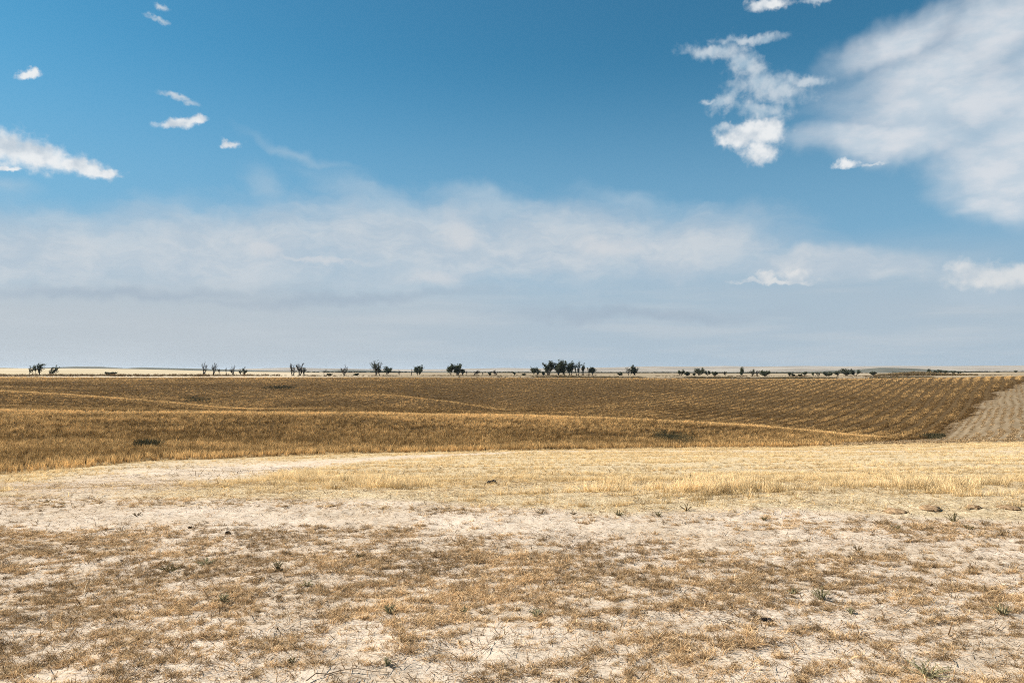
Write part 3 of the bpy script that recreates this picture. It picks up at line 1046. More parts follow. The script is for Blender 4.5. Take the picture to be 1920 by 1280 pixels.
def tree_line_weeds():
    g = np.random.default_rng(160)
    n = 5200
    px = g.uniform(-200, 2150, n)
    d = g.normal(412, 8, n)
    u = (px - 960) / F
    x, y = u * d, d
    nn = fbm(px / 60, d * 0 + 3, 161, 3)
    left = np.clip((620 - px) / 120, 0, 1)
    p = np.clip(0.25 + 0.75 * left + (nn - 0.5) * 1.6, 0.03, 1)
    p *= np.where((px > 1240) & (px < 1480), 0.8, 1)
    keep = g.uniform(0, 1, n) < p
    x, y, px, left = x[keep], y[keep], px[keep], left[keep]
    z = ground_z(x, y)
    k = len(x)
    P_ = [proto([blades(16, 0.8, 0.5, 0.10, 0.7, 0.5, 0.5, 2, (0.06, 0.04, 0.02), (0.19, 0.125, 0.06), 0.4, 0.0, 570 + i)], M_WEED) for i in range(6)]
    s = g.uniform(0.5, 1.1, k) * (0.65 + 0.45 * left)
    scatter("dry_weeds", "dark brown dry weeds along the foot of the tree line", "weeds", P_, np.stack([x, y, z - 0.05], -1), rots(k, 0.08), scl3(s * 1.3, s * 1.25), g.uniform(0, 1, k))
    n = 5200
    px = g.uniform(860, 1750, n)
    top = D_TOP((px - 960) / F)
    d = top + g.uniform(10, 26, n)
    x, y = (px - 960) / F * d, d
    nn = fbm(px / 70, d * 0 + 8, 163, 3)
    keep = g.uniform(0, 1, n) < np.clip(0.3 + (nn - 0.40) * 5 + 0.5 * np.clip((px - 1200) / 100, 0, 1) * np.clip((1480 - px) / 60, 0, 1), 0.05, 1)
    x, y = x[keep], y[keep]
    z = ground_z(x, y)
    k = len(x)
    P_ = [proto([blades(16, 0.5, 0.5, 0.09, 0.6, 0.5, 0.5, 2, (0.06, 0.05, 0.025), (0.17, 0.135, 0.07), 0.4, 0.0, 575 + i)], M_WEED) for i in range(5)]
    scatter("dry_weeds", "olive weed verge between the crop and the pale stubble under the trees", "weeds", P_, np.stack([x, y, z - 0.05], -1), rots(k, 0.08), scl3(g.uniform(0.6, 1.3, k)), g.uniform(0, 1, k))
    # far scrub lines across the plain
    n = 3600
    px = g.uniform(-200, 2150, n)
    d = np.where(g.uniform(0, 1, n) < 0.6, g.normal(1650, 30, n), g.normal(1250, 40, n))
    nn = fbm(px / 90, d / 300, 165, 3)
    p = np.clip((nn - 0.42) * 5, 0, 1) * np.clip((px - 500) / 250, 0.0, 1)
    keep = g.uniform(0, 1, n) < p
    px, d = px[keep], d[keep]
    x, y = (px - 960) / F * d, d
    z = ground_z(x, y)
    k = len(x)
    P_ = [proto([blades(30, 2.4, 0.5, 0.9, 2.6, 0.5, 0.5, 2, (0.03, 0.034, 0.02), (0.075, 0.08, 0.05), 0.3, 0.0, 580 + i)], M_WEED) for i in range(4)]
    scatter("scrub", "thin dark scrub lines far out on the plain", "scrub", P_, np.stack([x, y, z - 0.1], -1), rots(k, 0.05), scl3(g.uniform(0.7, 1.4, k), g.uniform(0.4, 1.0, k)), g.uniform(0, 1, k))


tree_line_weeds()


# ------------------------------------------------------------------ trees
def flat_material(name, c0, c1, scale, trans=0.0):
    m = bpy.data.materials.new(name)
    m.use_nodes = True
    t = NT(m.node_tree)
    t.n.clear()
    o = t.node('ShaderNodeOutputMaterial')
    geo = t.node('ShaderNodeNewGeometry')
    n = t.noise(geo.outputs['Position'], scale, 4, 0.6)
    c = t.mix(t.smooth(n, 0.35, 0.65), c0 + (1,), c1 + (1,))
    d = t.node('ShaderNodeBsdfDiffuse')
    t.put(d.inputs[0], c)
    if trans:
        tr = t.node('ShaderNodeBsdfTranslucent')
        t.put(tr.inputs[0], c)
        ms = t.node('ShaderNodeMixShader')
        ms.inputs[0].default_value = trans
        t.l.new(d.outputs[0], ms.inputs[1])
        t.l.new(tr.outputs[0], ms.inputs[2])
        t.l.new(ms.outputs[0], o.inputs[0])
    else:
        t.l.new(d.outputs[0], o.inputs[0])
    return m


M_BARK = flat_material("bark", (0.045, 0.038, 0.032), (0.085, 0.072, 0.06), 1.5)
M_DEAD = flat_material("dead_wood", (0.055, 0.048, 0.042), (0.11, 0.095, 0.08), 1.5)
M_LEAF = flat_material("tree_leaves", (0.042, 0.053, 0.028), (0.105, 0.118, 0.064), 0.7, 0.28)


class Wood:
    def __init__(s):
        s.V, s.Q = [], []

    def limb(s, pts, r0, r1, sides=5):
        pts = [np.array(p, float) for p in pts]
        n = len(pts)
        o = len(s.V)
        for i, p in enumerate(pts):
            a = pts[min(i + 1, n - 1)] - pts[max(i - 1, 0)]
            a = a / (np.linalg.norm(a) + 1e-9)
            u = np.cross(a, [0.31, 0.87, 0.12])
            u = u / (np.linalg.norm(u) + 1e-9)
            v_ = np.cross(a, u)
            r = r0 + (r1 - r0) * i / (n - 1)
            for k in range(sides):
                t = 2 * math.pi * k / sides
                s.V.append(p + r * (u * math.cos(t) + v_ * math.sin(t)))
        for i in range(n - 1):
            for k in range(sides):
                k2 = (k + 1) % sides
                s.Q.append((o + i * sides + k, o + i * sides + k2, o + (i + 1) * sides + k2, o + (i + 1) * sides + k))


def grow(g, wood, p, d, length, rad, level, levels, up, tips, wind, spread):
    n = 4
    pts = [np.array(p, float)]
    dv = np.array(d, float)
    for i in range(n):
        dv = dv + g.normal(0, 0.16, 3) + np.array([wind * 0.06, 0, up * 0.10])
        dv = dv / np.linalg.norm(dv)
        pts.append(pts[-1] + dv * length / n)
    wood.limb(pts, max(rad, 0.045), max(rad * 0.55, 0.04), 5 if level == 0 else 4)
    if level >= levels:
        tips.append((pts[-1], length))
        tips.append((pts[2], length))
        return
    if level >= 1:
        tips.append((pts[3], length))
        tips.append((pts[1 if level == 1 else 2], length))
    kids = int(g.integers(3, 6)) if level < 2 else int(g.integers(2, 4))
    for c in range(kids):
        t = g.uniform(0.22, 1.0) if c else 1.0
        i = min(int(t * n), n - 1)
        q = pts[i] + (pts[i + 1] - pts[i]) * (t * n - i) if t < 1 else pts[-1]
        a = g.uniform(0, 2 * math.pi)
        side = np.array([math.cos(a), math.sin(a), 0])
        s_ = spread * g.uniform(0.5, 1.15) * (0.5 if c == 0 else 1)
        nd = dv * math.cos(s_) + side * math.sin(s_)
        grow(g, wood, q, nd / np.linalg.norm(nd), length * g.uniform(0.58, 0.82), rad * 0.55, level + 1, levels, up, tips, wind, spread)


def make_tree(kind, px, ybase, ytop, wpx, seed, wind=0.0, dist=None):
    """kind: bare / half / leafy / bush"""
    g = np.random.default_rng(seed)
    d = dist or 425.0
    x = (px - 960) / F * d
    zg = float(ground_z(np.array([x]), np.array([d]))[0])
    sc = d / F
    H = (ybase - ytop) * sc
    W = wpx * sc
    wood, tips = Wood(), []
    stems = {'bare': 2, 'half': 2, 'leafy': 2, 'bush': 5}[kind]
    if wpx < 7:
        stems = 1 if kind != 'bush' else 3
    elif wpx > 15 and kind in ('leafy', 'half'):
        stems = 3
    spread = {'bare': 0.38, 'half': 0.5, 'leafy': 0.55, 'bush': 0.8}[kind]
    lv = 3 if kind != 'bush' else 2
    for s_ in range(stems):
        a = g.uniform(0, 2 * math.pi)
        off = np.array([math.cos(a), 0.6 * math.sin(a), 0]) * W * (0.10 if kind != 'bush' else 0.04)
        if stems == 1:
            off *= 0
        tilt = 0.22 if kind != 'bush' else 0.55
        dv = np.array([math.cos(a) * tilt * (stems > 1), math.sin(a) * tilt * (stems > 1), 1.0]) + g.normal(0, 0.06, 3)
        grow(g, wood, off, dv / np.linalg.norm(dv), H * g.uniform(0.30, 0.42) * (1 if kind != 'bush' else 0.7), max(0.13, H * 0.026) * (1.7 if kind == 'bare' else 1.3 if kind == 'half' else 1.0), 0, lv, 1.0, tips, wind, spread)
    V = np.array(wood.V)
    tp = np.array([t[0] for t in tips])
    # fit to the size it has in the picture
    cx = 0.5 * (V[:, 0].min() + V[:, 0].max())
    allz = max(V[:, 2].max(), 1e-3)
    leaf_r = 0.0 if kind == 'bare' else min({'half': 0.10, 'leafy': 0.125, 'bush': 0.17}[kind] * H, 1.0)
    kz = (H - leaf_r * 0.6) / allz
    half = max(abs(np.percentile(V[:, 0], 1) - cx), abs(np.percentile(V[:, 0], 99) - cx), 1e-3)
    kx = max((W / 2 - leaf_r * 0.5) / half, 0.15)
    lean = (lambda p_: wind * 0.0)
    for A in (V, tp):
        f = np.clip(A[:, 2:3] / allz * 3, 0, 1)
        A[:, 0] = A[:, 0] * (1 + (kx - 1) * f[:, 0]) - cx * kx * f[:, 0] + wind * 0.10 * W * (A[:, 2] / allz) ** 2
        A[:, 1] = A[:, 1] * (1 + (kx - 1) * f[:, 0])
        A[:, 2] *= kz
    V[:, 2] -= 0.15
    name = {'bare': 'dead_tree', 'half': 'sparse_tree', 'leafy': 'leafy_tree', 'bush': 'shrub'}[kind]
    e = bpy.data.objects.new(name, None)
    e.empty_display_size = 0.5
    COL.objects.link(e)
    e.location = (x, d, zg)
    mesh_object('trunk' if kind != 'bush' else 'stem', V, [np.array(wood.Q)], M_DEAD if kind == 'bare' else M_BARK, e)
    if kind != 'bare':
        # leaves: many small faces gathered into ragged clumps round the twig ends
        dens = {'half': 0.24, 'leafy': 0.68, 'bush': 1.0}[kind]
        L, per = [], {'half': 26, 'leafy': 44, 'bush': 50}[kind]
        per = int(per * np.clip(90.0 / max(len(tp), 1), 0.3, 4.0))
        for t in tp:
            if g.uniform() > dens:
                continue
            rr = leaf_r * g.uniform(0.45, 1.15)
            c = t + g.normal(0, rr * 0.2, 3)
            q = g.normal(0, 1, (per, 3))
            q /= np.linalg.norm(q, axis=1)[:, None]
            q *= (rr * g.uniform(0.2, 1.0, per) ** 0.6)[:, None]
            q[:, 2] *= 0.8
            L.append(c + q)
        if L:
            L = np.concatenate(L)
            L[:, 2] = np.maximum(L[:, 2], 0.1 + 0.05 * H * g.uniform(0, 1, len(L)))
            n = len(L)
            sz = g.uniform(0.10, 0.24, n) * np.clip(H / 6, 0.6, 1.3)
            a = g.normal(0, 1, (n, 3))
            a /= np.linalg.norm(a, axis=1)[:, None]
            b = np.cross(a, g.normal(0, 1, (n, 3)))
            b /= np.linalg.norm(b, axis=1)[:, None]
            a, b = a * sz[:, None], b * sz[:, None] * 0.7
            LV = np.stack([L - a, L + b, L + a, L - b], 1).reshape(-1, 3)
            Q = np.arange(4 * n).reshape(-1, 4)
            mesh_object('crown', LV, [Q], M_LEAF, e)
    return e


TREES = [
    # px, base, top, width, kind, wind, label, dist
    (60, 702, 680, 12, 'half', .6, "gnarled sparse tree, first of the windswept group at far left", 0),
    (69, 702, 682, 6, 'half', .5, "slim small tree squeezed between two windswept trees at far left", 0),
    (78, 702, 677, 17, 'half', .9, "tallest windswept tree of the far left group, crown blown rightward", 0),
    (98, 702, 680, 17, 'half', 1., "forked windswept tree with open crown, right end of the far left group", 0),
    (208, 704, 696, 20, 'bush', 0, "low dark rounded shrub alone in front of the pale field", 0),
    (382, 705, 678, 9, 'bare', -.2, "dead tree of dense upright branches, tallest left of the bare sapling row", 0),
    (401, 705, 679, 10, 'bare', 0, "dead tree with branches spread in a V above one trunk, beside the densest bare one", 0),
    (411, 704, 689, 5, 'bare', 0, "thin short dead sapling just right of the V shaped dead tree", 0),
    (425, 704, 688, 3, 'bare', 0, "thinnest dead stick of a tree, alone between two dead saplings", 0),
    (437, 704, 681, 7, 'bare', .2, "slim dead tree with narrow top just left of a half leafy tree", 0),
    (456, 704, 685, 16, 'half', .2, "half leafy tree with split crown ending the row of dead trees at left", 0),
    (550, 705, 680, 13, 'bare', -.2, "bushy many stemmed dead tree, left of a tight bare trio", 0),
    (562, 705, 680, 13, 'bare', .1, "bushy dead tree in the middle of a tight bare trio", 0),
    (571, 705, 687, 8, 'half', 0, "shortest tree of the tight bare trio, on its right", 0),
    (609, 704, 690, 6, 'bare', 0, "broken dead stub tree standing beside a low clump of weeds", 0),
    (618, 704, 699, 9, 'bush', 0, "low ragged shrub at the foot of a broken dead stub", 0),
    (646, 705, 683, 12, 'bare', 0, "lone dead tree with two horn like limbs", 0),
    (668, 704, 699, 9, 'bush', 0, "small flat shrub between the horned dead tree and the big ragged tree", 0),
    (704, 705, 674, 20, 'half', 0, "big ragged half dead tree, tallest left of the picture's middle", 0),
    (712, 705, 684, 9, 'half', .2, "thin ragged tree leaning on the right side of the big ragged one", 0),
    (727, 704, 685, 16, 'leafy', .3, "short leafy tree leaning right, next after the big ragged pair", 0),
    (749, 703, 691, 6, 'bare', 0, "small dead tree stub between two short leafy trees", 0),
    (772, 703, 689, 3, 'bare', 0, "bare stick beside the pointed leafy tree", 0),
    (785, 703, 682, 16, 'leafy', 0, "neat leafy tree with a pointed top standing alone", 0),
    (845, 703, 680, 13, 'leafy', -.2, "leafy tree on the left of a dense dark trio", 0),
    (858, 703, 678, 16, 'leafy', .1, "tallest leafy tree in the middle of a dense dark trio", 0),
    (867, 703, 690, 9, 'leafy', .6, "low leafy tree leaning out of a dense dark trio to the right", 0),
    (874, 703, 693, 4, 'bare', -.4, "curved dead stub right after the dense dark trio", 0),
    (894, 703, 692, 10, 'bare', 1., "fallen looking dead tree slanting up to the right", 0),
    (905, 703, 696, 3, 'bare', 0, "short dead post like stub left of the knotted dead tree", 0),
    (918, 704, 698, 6, 'bush', 0, "tiny dark shrub beside the knotted dead tree", 0),
    (928, 704, 693, 9, 'bare', -.3, "knotted dead tree with crooked arms, left of the grove", 0),
    (964, 704, 697, 6, 'leafy', 0, "tiny round headed tree alone left of the tall grove", 0),
    (982, 704, 699, 7, 'bush', 0, "faint low shrub just before the short dense tree of the grove", 0),
    (1004, 703, 686, 19, 'leafy', 0, "short dense dark tree at the left foot of the tall grove", 0),
    (1018, 703, 695, 6, 'bush', 0, "small dark shrub between the short dense tree and the tall grove", 0),
    (1029, 704, 674, 22, 'leafy', -.2, "tall spreading tree at the left end of the tall grove", 0),
    (1046, 704, 673, 21, 'leafy', 0, "tallest and darkest tree in the heart of the grove", 0),
    (1057, 704, 675, 12, 'leafy', 0, "narrow tall tree right of the darkest tree of the grove", 0),
    (1069, 704, 675, 15, 'leafy', 0, "tall tree with gaps in its crown in the grove's right half", 0),
    (1083, 704, 677, 14, 'half', 0, "thinning tall tree near the right end of the grove", 0),
    (1093, 704, 679, 7, 'half', .1, "slender mostly bare tree at the right end of the grove", 0),
    (1105, 703, 687, 8, 'half', -.2, "thin bare topped tree standing just off the grove", 0),
    (1112, 703, 685, 11, 'leafy', 0, "small leafy tree paired with a bare topped one right of the grove", 0),
    (1162, 703, 697, 9, 'bush', 0, "low shrub left of the lone pair of trees", 0),
    (1180, 703, 684, 14, 'half', -.4, "half bare left tree of the lone pair right of the grove", 0),
    (1190, 703, 682, 15, 'leafy', .1, "dense leafy right tree of the lone pair right of the grove", 0),
    (1276, 704, 691, 12, 'leafy', .6, "wedge shaped leafy tree leaning right, first of the pale hill row", 0),
    (1288, 704, 695, 10, 'bush', 0, "round shrub beside the wedge shaped tree", 0),
    (1301, 704, 699, 6, 'bush', 0, "tiny shrub between the round shrub and the forked tree", 0),
    (1311, 704, 688, 17, 'leafy', 0, "wide forked tree with two crowns against the pale hill", 0),
    (1326, 704, 693, 12, 'leafy', 0, "compact dark tree right of the wide forked one", 0),
    (1340, 704, 695, 10, 'bush', .3, "ragged shrub right of the compact dark tree", 0),
    (1359, 704, 694, 7, 'half', 0, "small fan shaped tree standing apart against the pale hill", 0),
    (1391, 705, 687, 7, 'leafy', -.1, "slim spindle shaped tree against the pale hill", 0),
    (1410, 705, 690, 9, 'half', -.2, "thin half bare tree left of a black dome of a tree", 0),
    (1420, 704, 692, 7, 'bare', .7, "slanting dead tree touching the black dome tree's left side", 0),
    (1434, 705, 692, 18, 'bush', 0, "solid black dome shaped thicket of a tree", 0),
    (1479, 705, 697, 6, 'leafy', 0, "first of two tiny trees right of the black dome", 0),
    (1487, 705, 699, 7, 'bush', 0, "second and lower of two tiny trees right of the black dome", 0),
    (1499, 705, 700, 9, 'bush', 0, "flat low bush before the two headed small tree", 0),
    (1509, 705, 695, 10, 'leafy', .1, "small tree with two heads, midway along the right hand row", 0),
    (1524, 705, 697, 4, 'leafy', 0, "narrow little tree, left of a spaced pair", 0),
    (1533, 705, 697, 7, 'half', 0, "skinny little tree, right of a spaced pair", 0),
    (1551, 705, 696, 16, 'bush', 0, "wide lumpy bush in the right hand row", 0),
    (1569, 705, 695, 14, 'leafy', 0, "rounded dark tree left of the tallest tree of the right hand row", 0),
    (1585, 705, 689, 17, 'leafy', 0, "tallest tree of the right hand row, broad and dark", 0),
    (1604, 705, 690, 20, 'leafy', -.3, "lopsided dark tree with its top to the left and a domed right side", 0),
    (1637, 705, 695, 11, 'leafy', 0, "last tree of the right hand row, before the scrubby mound", 0),
    (1713, 699, 693, 5, 'leafy', 0, "tiny lone tree behind the scrubby mound", 620),
    (1741, 701, 690, 7, 'leafy', 0, "tall narrow tree, left of the distant clump past the mound", 620),
    (1753, 701, 694, 6, 'bush', 0, "small bush in the distant clump past the mound", 620),
    (1762, 701, 692, 10, 'leafy', 0, "broad tree in the middle of the distant clump past the mound", 620),
    (1772, 701, 694, 9, 'leafy', 0, "rounded tree right in the distant clump past the mound", 620),
    (1789, 702, 696, 8, 'bush', 0, "dark bush trailing off right of the distant clump", 620),
    (1798, 702, 697, 6, 'bush', 0, "last small bush right of the distant clump", 620),
    (1870, 699, 696, 7, 'bush', 0, "tiny dark shrub on the far right skyline", 900),
    (1904, 699, 694.5, 9, 'bush', 0, "far shrub by the right edge of the skyline", 900),
]
for i, (px, yb, yt, wp, kind, wind, lab, dist) in enumerate(TREES):
    e = make_tree(kind, px, yb, yt, wp * 1.05, 900 + i * 7, wind, dist or None)
    tag(e, lab, 'shrub' if kind == 'bush' else 'tree', 'trees and shrubs along the skyline')


# ------------------------------------------------------------------ scrubby mound on the right skyline
def scrub_mound():
    g = np.random.default_rng(210)
    n = 900
    px = np.clip(g.normal(1725, 48, n), 1640, 1830)
    d = g.uniform(440, 475, n)
    x, y = (px - 960) / F * d, d
    k = n
    h = 1.9 * np.exp(-((px - 1720) / 60) ** 2)
    z = ground_z(x, y) + h * g.uniform(0, 1, n)
    P_ = [proto([blades(18, 0.7, 0.5, 0.22, 0.9, 0.5, 0.6, 2, (0.14, 0.105, 0.055), (0.30, 0.235, 0.135), 0.4, 0.0, 590 + i)], M_WEED) for i in range(5)]
    scatter("scrub", "brown green scrub over the low mound on the right skyline", "scrub", P_, np.stack([x, y, z - 0.05], -1), rots(k, 0.1), scl3(g.uniform(0.7, 1.3, k)), g.uniform(0, 1, k))


scrub_mound()

# ------------------------------------------------------------------ dark weed patches in the crop
M_PATCH = flat_material("dark_weed", (0.040, 0.034, 0.018), (0.115, 0.098, 0.052), 3.0, 0.2)


def weed_patch(px, py, wpx, hpx, label, seed, slope=0.0, dens=1.0):
    g = np.random.default_rng(seed)
    cx, cy_ = pix_ground(px, py)
    sc = cy_ / F
    parts = []
    n = int(60 * dens * max(1.0, wpx / 40))
    for i in range(n):
        a = np.clip(g.normal(0, 0.25), -0.5, 0.5)
        qx = px + a * wpx * 0.5
        qy = py + g.normal(0, 0.22) * hpx + slope * a * hpx
        gx, gy = pix_ground(qx, qy, 12.0)
        if abs(gy - cy_) > 40:
            continue
        gz = float(ground_z(np.array([gx]), np.array([gy]))[0])
        v, q, c = blades(12, g.uniform(0.3, 0.6), 0.4, 0.03 + 0.0003 * cy_, 0.28, 0.5, 0.5, 2, (0.1, 0.1, 0.1), (0.1, 0.1, 0.1), 0.3, 0.0, seed * 50 + i)
        v = v + np.array([gx - cx, gy - cy_, gz])
        parts.append((v, q, c))
    if not parts:
        return
    v, q, c = join(parts)
    z0 = float(ground_z(np.array([cx]), np.array([cy_]))[0])
    v[:, 2] -= z0
    o = mesh_object("weed_patch", v, [q], M_PATCH)
    o.location = (cx, cy_, z0)
    tag(o, label, "weed patch", "dark weed patches in the crop")


for i, (px, py, wp, hp, lab, sl, dn) in enumerate([
    (1262, 824, 150, 22, "largest dark green weed patch, in the near crop just above the stubble edge", .6, 1.5),
    (525, 727, 120, 7, "long thin dark weed streak high on the far left slope", .1, 1.2),
    (365, 749, 110, 9, "dark green weed streak on the far slope above the left ridge line", .4, 1.2),
    (275, 839, 92, 8, "small black green weed clump in the near crop at left", 0, 1.0),
    (1748, 819, 84, 7, "dark green weeds in the hollow where the bare strip begins", 0, 1.4),
]):
    weed_patch(px, py, wp, hp, lab, 700 + i, sl, dn)


# ------------------------------------------------------------------ single weeds in the foreground
M_W1 = flat_material("brown_weed", (0.15, 0.105, 0.055), (0.30, 0.21, 0.12), 20.0, 0.3)
M_W2 = flat_material("grey_green_weed", (0.25, 0.225, 0.12), (0.46, 0.41, 0.25), 20.0, 0.3)
M_W3 = flat_material("dark_green_weed", (0.11, 0.095, 0.045), (0.24, 0.20, 0.10), 20.0, 0.3)


def weed(px, py, wpx, hpx, mat, label, seed, stems=14):
    g = np.random.default_rng(seed)
    x, y = pix_ground(px, py)
    z = float(ground_z(np.array([x]), np.array([y]))[0])
    sc = y / F
    W, H = wpx * sc * g.uniform(0.75, 1.0), hpx * sc * g.uniform(0.6, 0.95)
    stems = max(5, int(stems * g.uniform(0.5, 0.95)))
    wood = Wood()
    LV = []
    lw = max(0.004, 0.0019 * y / 4)
    for i in range(stems):
        a = 2 * math.pi * (i + g.uniform(0, 0.8)) / stems
        out_ = g.uniform(0.15, 1.0)
        tip = np.array([math.cos(a) * W * 0.5 * out_, math.sin(a) * W * 0.5 * out_, H * g.uniform(0.55, 1.0) * (1.1 - 0.5 * out_)])
        b0 = np.array([math.cos(a), math.sin(a), 0]) * W * 0.05
        mid = 0.5 * (b0 + tip) + np.array([0, 0, 0.08 * H]) + g.normal(0, 0.03 * W, 3)
        pts = [b0 - [0, 0, 0.01], 0.5 * (b0 + mid), mid, 0.5 * (mid + tip), tip]
        wood.limb(pts, 0.0022 + 0.0003 * y, 0.001 + 0.00015 * y, 4)
        for k in range(18):
            t = g.uniform(0.1, 1.0)
            f = t * 4
            j = min(int(f), 3)
            p = pts[j] * (1 - (f - j)) + pts[j + 1] * (f - j)
            dv = g.normal(0, 1, 3) + np.array([0, 0, 0.5])
            dv /= np.linalg.norm(dv)
            sd = np.cross(dv, g.normal(0, 1, 3))
            sd /= np.linalg.norm(sd)
            ln = lw * g.uniform(2.0, 4.5)
            LV += [p, p + dv * ln * 0.5 + sd * lw * 0.5, p + dv * ln, p + dv * ln * 0.5 - sd * lw * 0.5]
    V = np.array(wood.V + LV)
    o0 = len(wood.V)
    Q = np.array(wood.Q + [(o0 + 4 * i, o0 + 4 * i + 1, o0 + 4 * i + 2, o0 + 4 * i + 3) for i in range(len(LV) // 4)])
    V[:, 2] = np.maximum(V[:, 2], -0.012)
    o = mesh_object("weed", V, [Q], mat)
    o.location = (x, y, z)
    tag(o, label, "weed", "single weeds growing out of the dirt")


for i, (px, py, wp, hp, mt, lab, st) in enumerate([
    (1015, 963, 38, 20, M_W1, "dark brown weed with two spiky tufts at the stubble's edge, mid picture", 14),
    (1287, 957, 34, 20, M_W1, "brown fan shaped weed with fine upright twigs at the stubble's edge", 14),
    (1076, 964, 18, 9, M_W1, "small brown weed right of the two tufted one", 9),
    (1160, 966, 34, 13, M_W3, "dark flat weed at the track edge, left of the fan shaped weed", 14),
    (1234, 967, 26, 11, M_W3, "small dark weed just left and below the fan shaped weed", 10),
    (1432, 975, 26, 12, M_W3, "dark tufted weed alone by the track, right of the fan shaped weed", 12),
    (1645, 981, 30, 11, M_W1, "brown low weed below the leftmost earth mound", 12),
    (1680, 992, 44, 10, M_W3, "olive creeping weed on the track edge below the earth mounds", 14),
    (1745, 994, 30, 10, M_W1, "dark scraggly weed left and below the tall spiky weed", 12),
    (1788, 978, 42, 22, M_W3, "tall spiky dark green weed on the track edge below the mounds", 16),
    (1815, 991, 36, 13, M_W3, "sprawling dark weed at the foot of the tall spiky one", 14),
    (1845, 984, 30, 16, M_W1, "brown bushy weed right of the tall spiky one", 12),
    (1880, 1002, 28, 14, M_W1, "thin brown weed near the right edge of the track", 10),
    (1608, 1033, 26, 17, M_W1, "round wiry weed standing alone on the bare track", 18),
    (1488, 1113, 34, 16, M_W2, "olive tuft of weed on the dirt left of the grey green bush weed", 16),
    (1540, 1124, 42, 30, M_W2, "grey green bushy weed in the dirt right of the olive tuft", 18),
    (1596, 1151, 26, 16, M_W2, "small grey green weed right and below the grey green bushy one", 12),
    (730, 1150, 40, 26, M_W2, "grey green wiry weed in the dirt left of middle", 16),
    (546, 1243, 28, 16, M_W3, "small dark green weed above the forked twig at lower left", 12),
    (725, 1246, 26, 18, M_W2, "pale green weed next to the forked twig's right end", 12),
    (420, 1128, 44, 18, M_W2, "grey weed clump in the brown grass at left", 16),
    (318, 1070, 56, 16, M_W3, "dull green weed in the brown grass, left of the green mat", 16),
    (385, 1058, 74, 15, M_W2, "wide green grey mat of weed in the grass at left", 20),
    (521, 1068, 26, 24, M_W3, "upright dark weed in the grass right of the green mat", 12),
    (575, 1098, 44, 15, M_W2, "faint grey green weed below the upright dark one", 14),
    (672, 1046, 26, 14, M_W3, "small dark weed at the far side of the grass, left of middle", 10),
    (870, 1148, 24, 14, M_W2, "little grey weed in the middle of the foreground grass", 10),
    (1005, 1155, 48, 18, M_W2, "olive grass like weed tuft in the middle foreground", 18),
    (1315, 1054, 34, 10, M_W3, "dark flat weed on the dirt right of middle", 12),
    (1740, 1268, 120, 44, M_W2, "largest grey green weed bush at the bottom right", 30),
    (1880, 1152, 56, 32, M_W2, "grey green feathery weed near the right edge", 18),
    (1845, 1108, 28, 16, M_W1, "bare twiggy weed on the pale dirt at right", 9),
    (88, 942, 24, 10, M_W1, "thin brown weed by the golden tuft at far left", 8),
    (257, 967, 28, 11, M_W1, "star shaped dry weed on the pale track at left", 9),
]):
    weed(px, py, wp, hp, mt, lab, 800 + i, st)

# ------------------------------------------------------------------ clods, earth mounds, twig
M_DUNG = flat_material("dark_clod", (0.012, 0.010, 0.010), (0.035, 0.028, 0.026), 25.0)
M_MOUND = flat_material("red_earth", (0.17, 0.105, 0.058), (0.36, 0.25, 0.15), 22.0)


def lump_mesh(lumps, seed, rough):
    g = np.random.default_rng(seed)
    V, Q, o = [], [], 0
    nu, nv = 18, 9
    for (cx, cy_, rx, ry, rz) in lumps:
        ph = g.uniform(0, 50)
        for j in range(nv + 1):
            t = math.pi * j / nv
            for i in range(nu):
                a = 2 * math.pi * i / nu
                n = np.array([math.sin(t) * math.cos(a), math.sin(t) * math.sin(a), math.cos(t)])
                k = 1 + rough * (float(fbm(np.array([n[0] * 2.2 + ph + n[2] * 1.3]), np.array([n[1] * 2.2 - ph + n[2]]), seed, 3)[0]) - 0.5) * 2
                V.append((cx + rx * n[0] * k, cy_ + ry * n[1] * k, rz * n[2] * k))
        for j in range(nv):
            for i in range(nu):
                i2 = (i + 1) % nu
                Q.append((o + j * nu + i, o + (j + 1) * nu + i, o + (j + 1) * nu + i2, o + j * nu + i2))
        o += (nv + 1) * nu
    return np.array(V), np.array(Q)


def lump(name, px, py, lumps, mat, label, cat, group, seed, rough, sink=0.0):
    x, y = pix_ground(px, py)
    z = float(ground_z(np.array([x]), np.array([y]))[0])
    sc = y / F
    V, Q = lump_mesh([(a * sc, b, rx * sc, ry * sc, rz * sc) for a, b, rx, ry, rz in lumps], seed, rough)
    o = mesh_object(name, V, [Q], mat, smooth=True)
    o.location = (x, y, z - sink * sc)
    tag(o, label, cat, group)


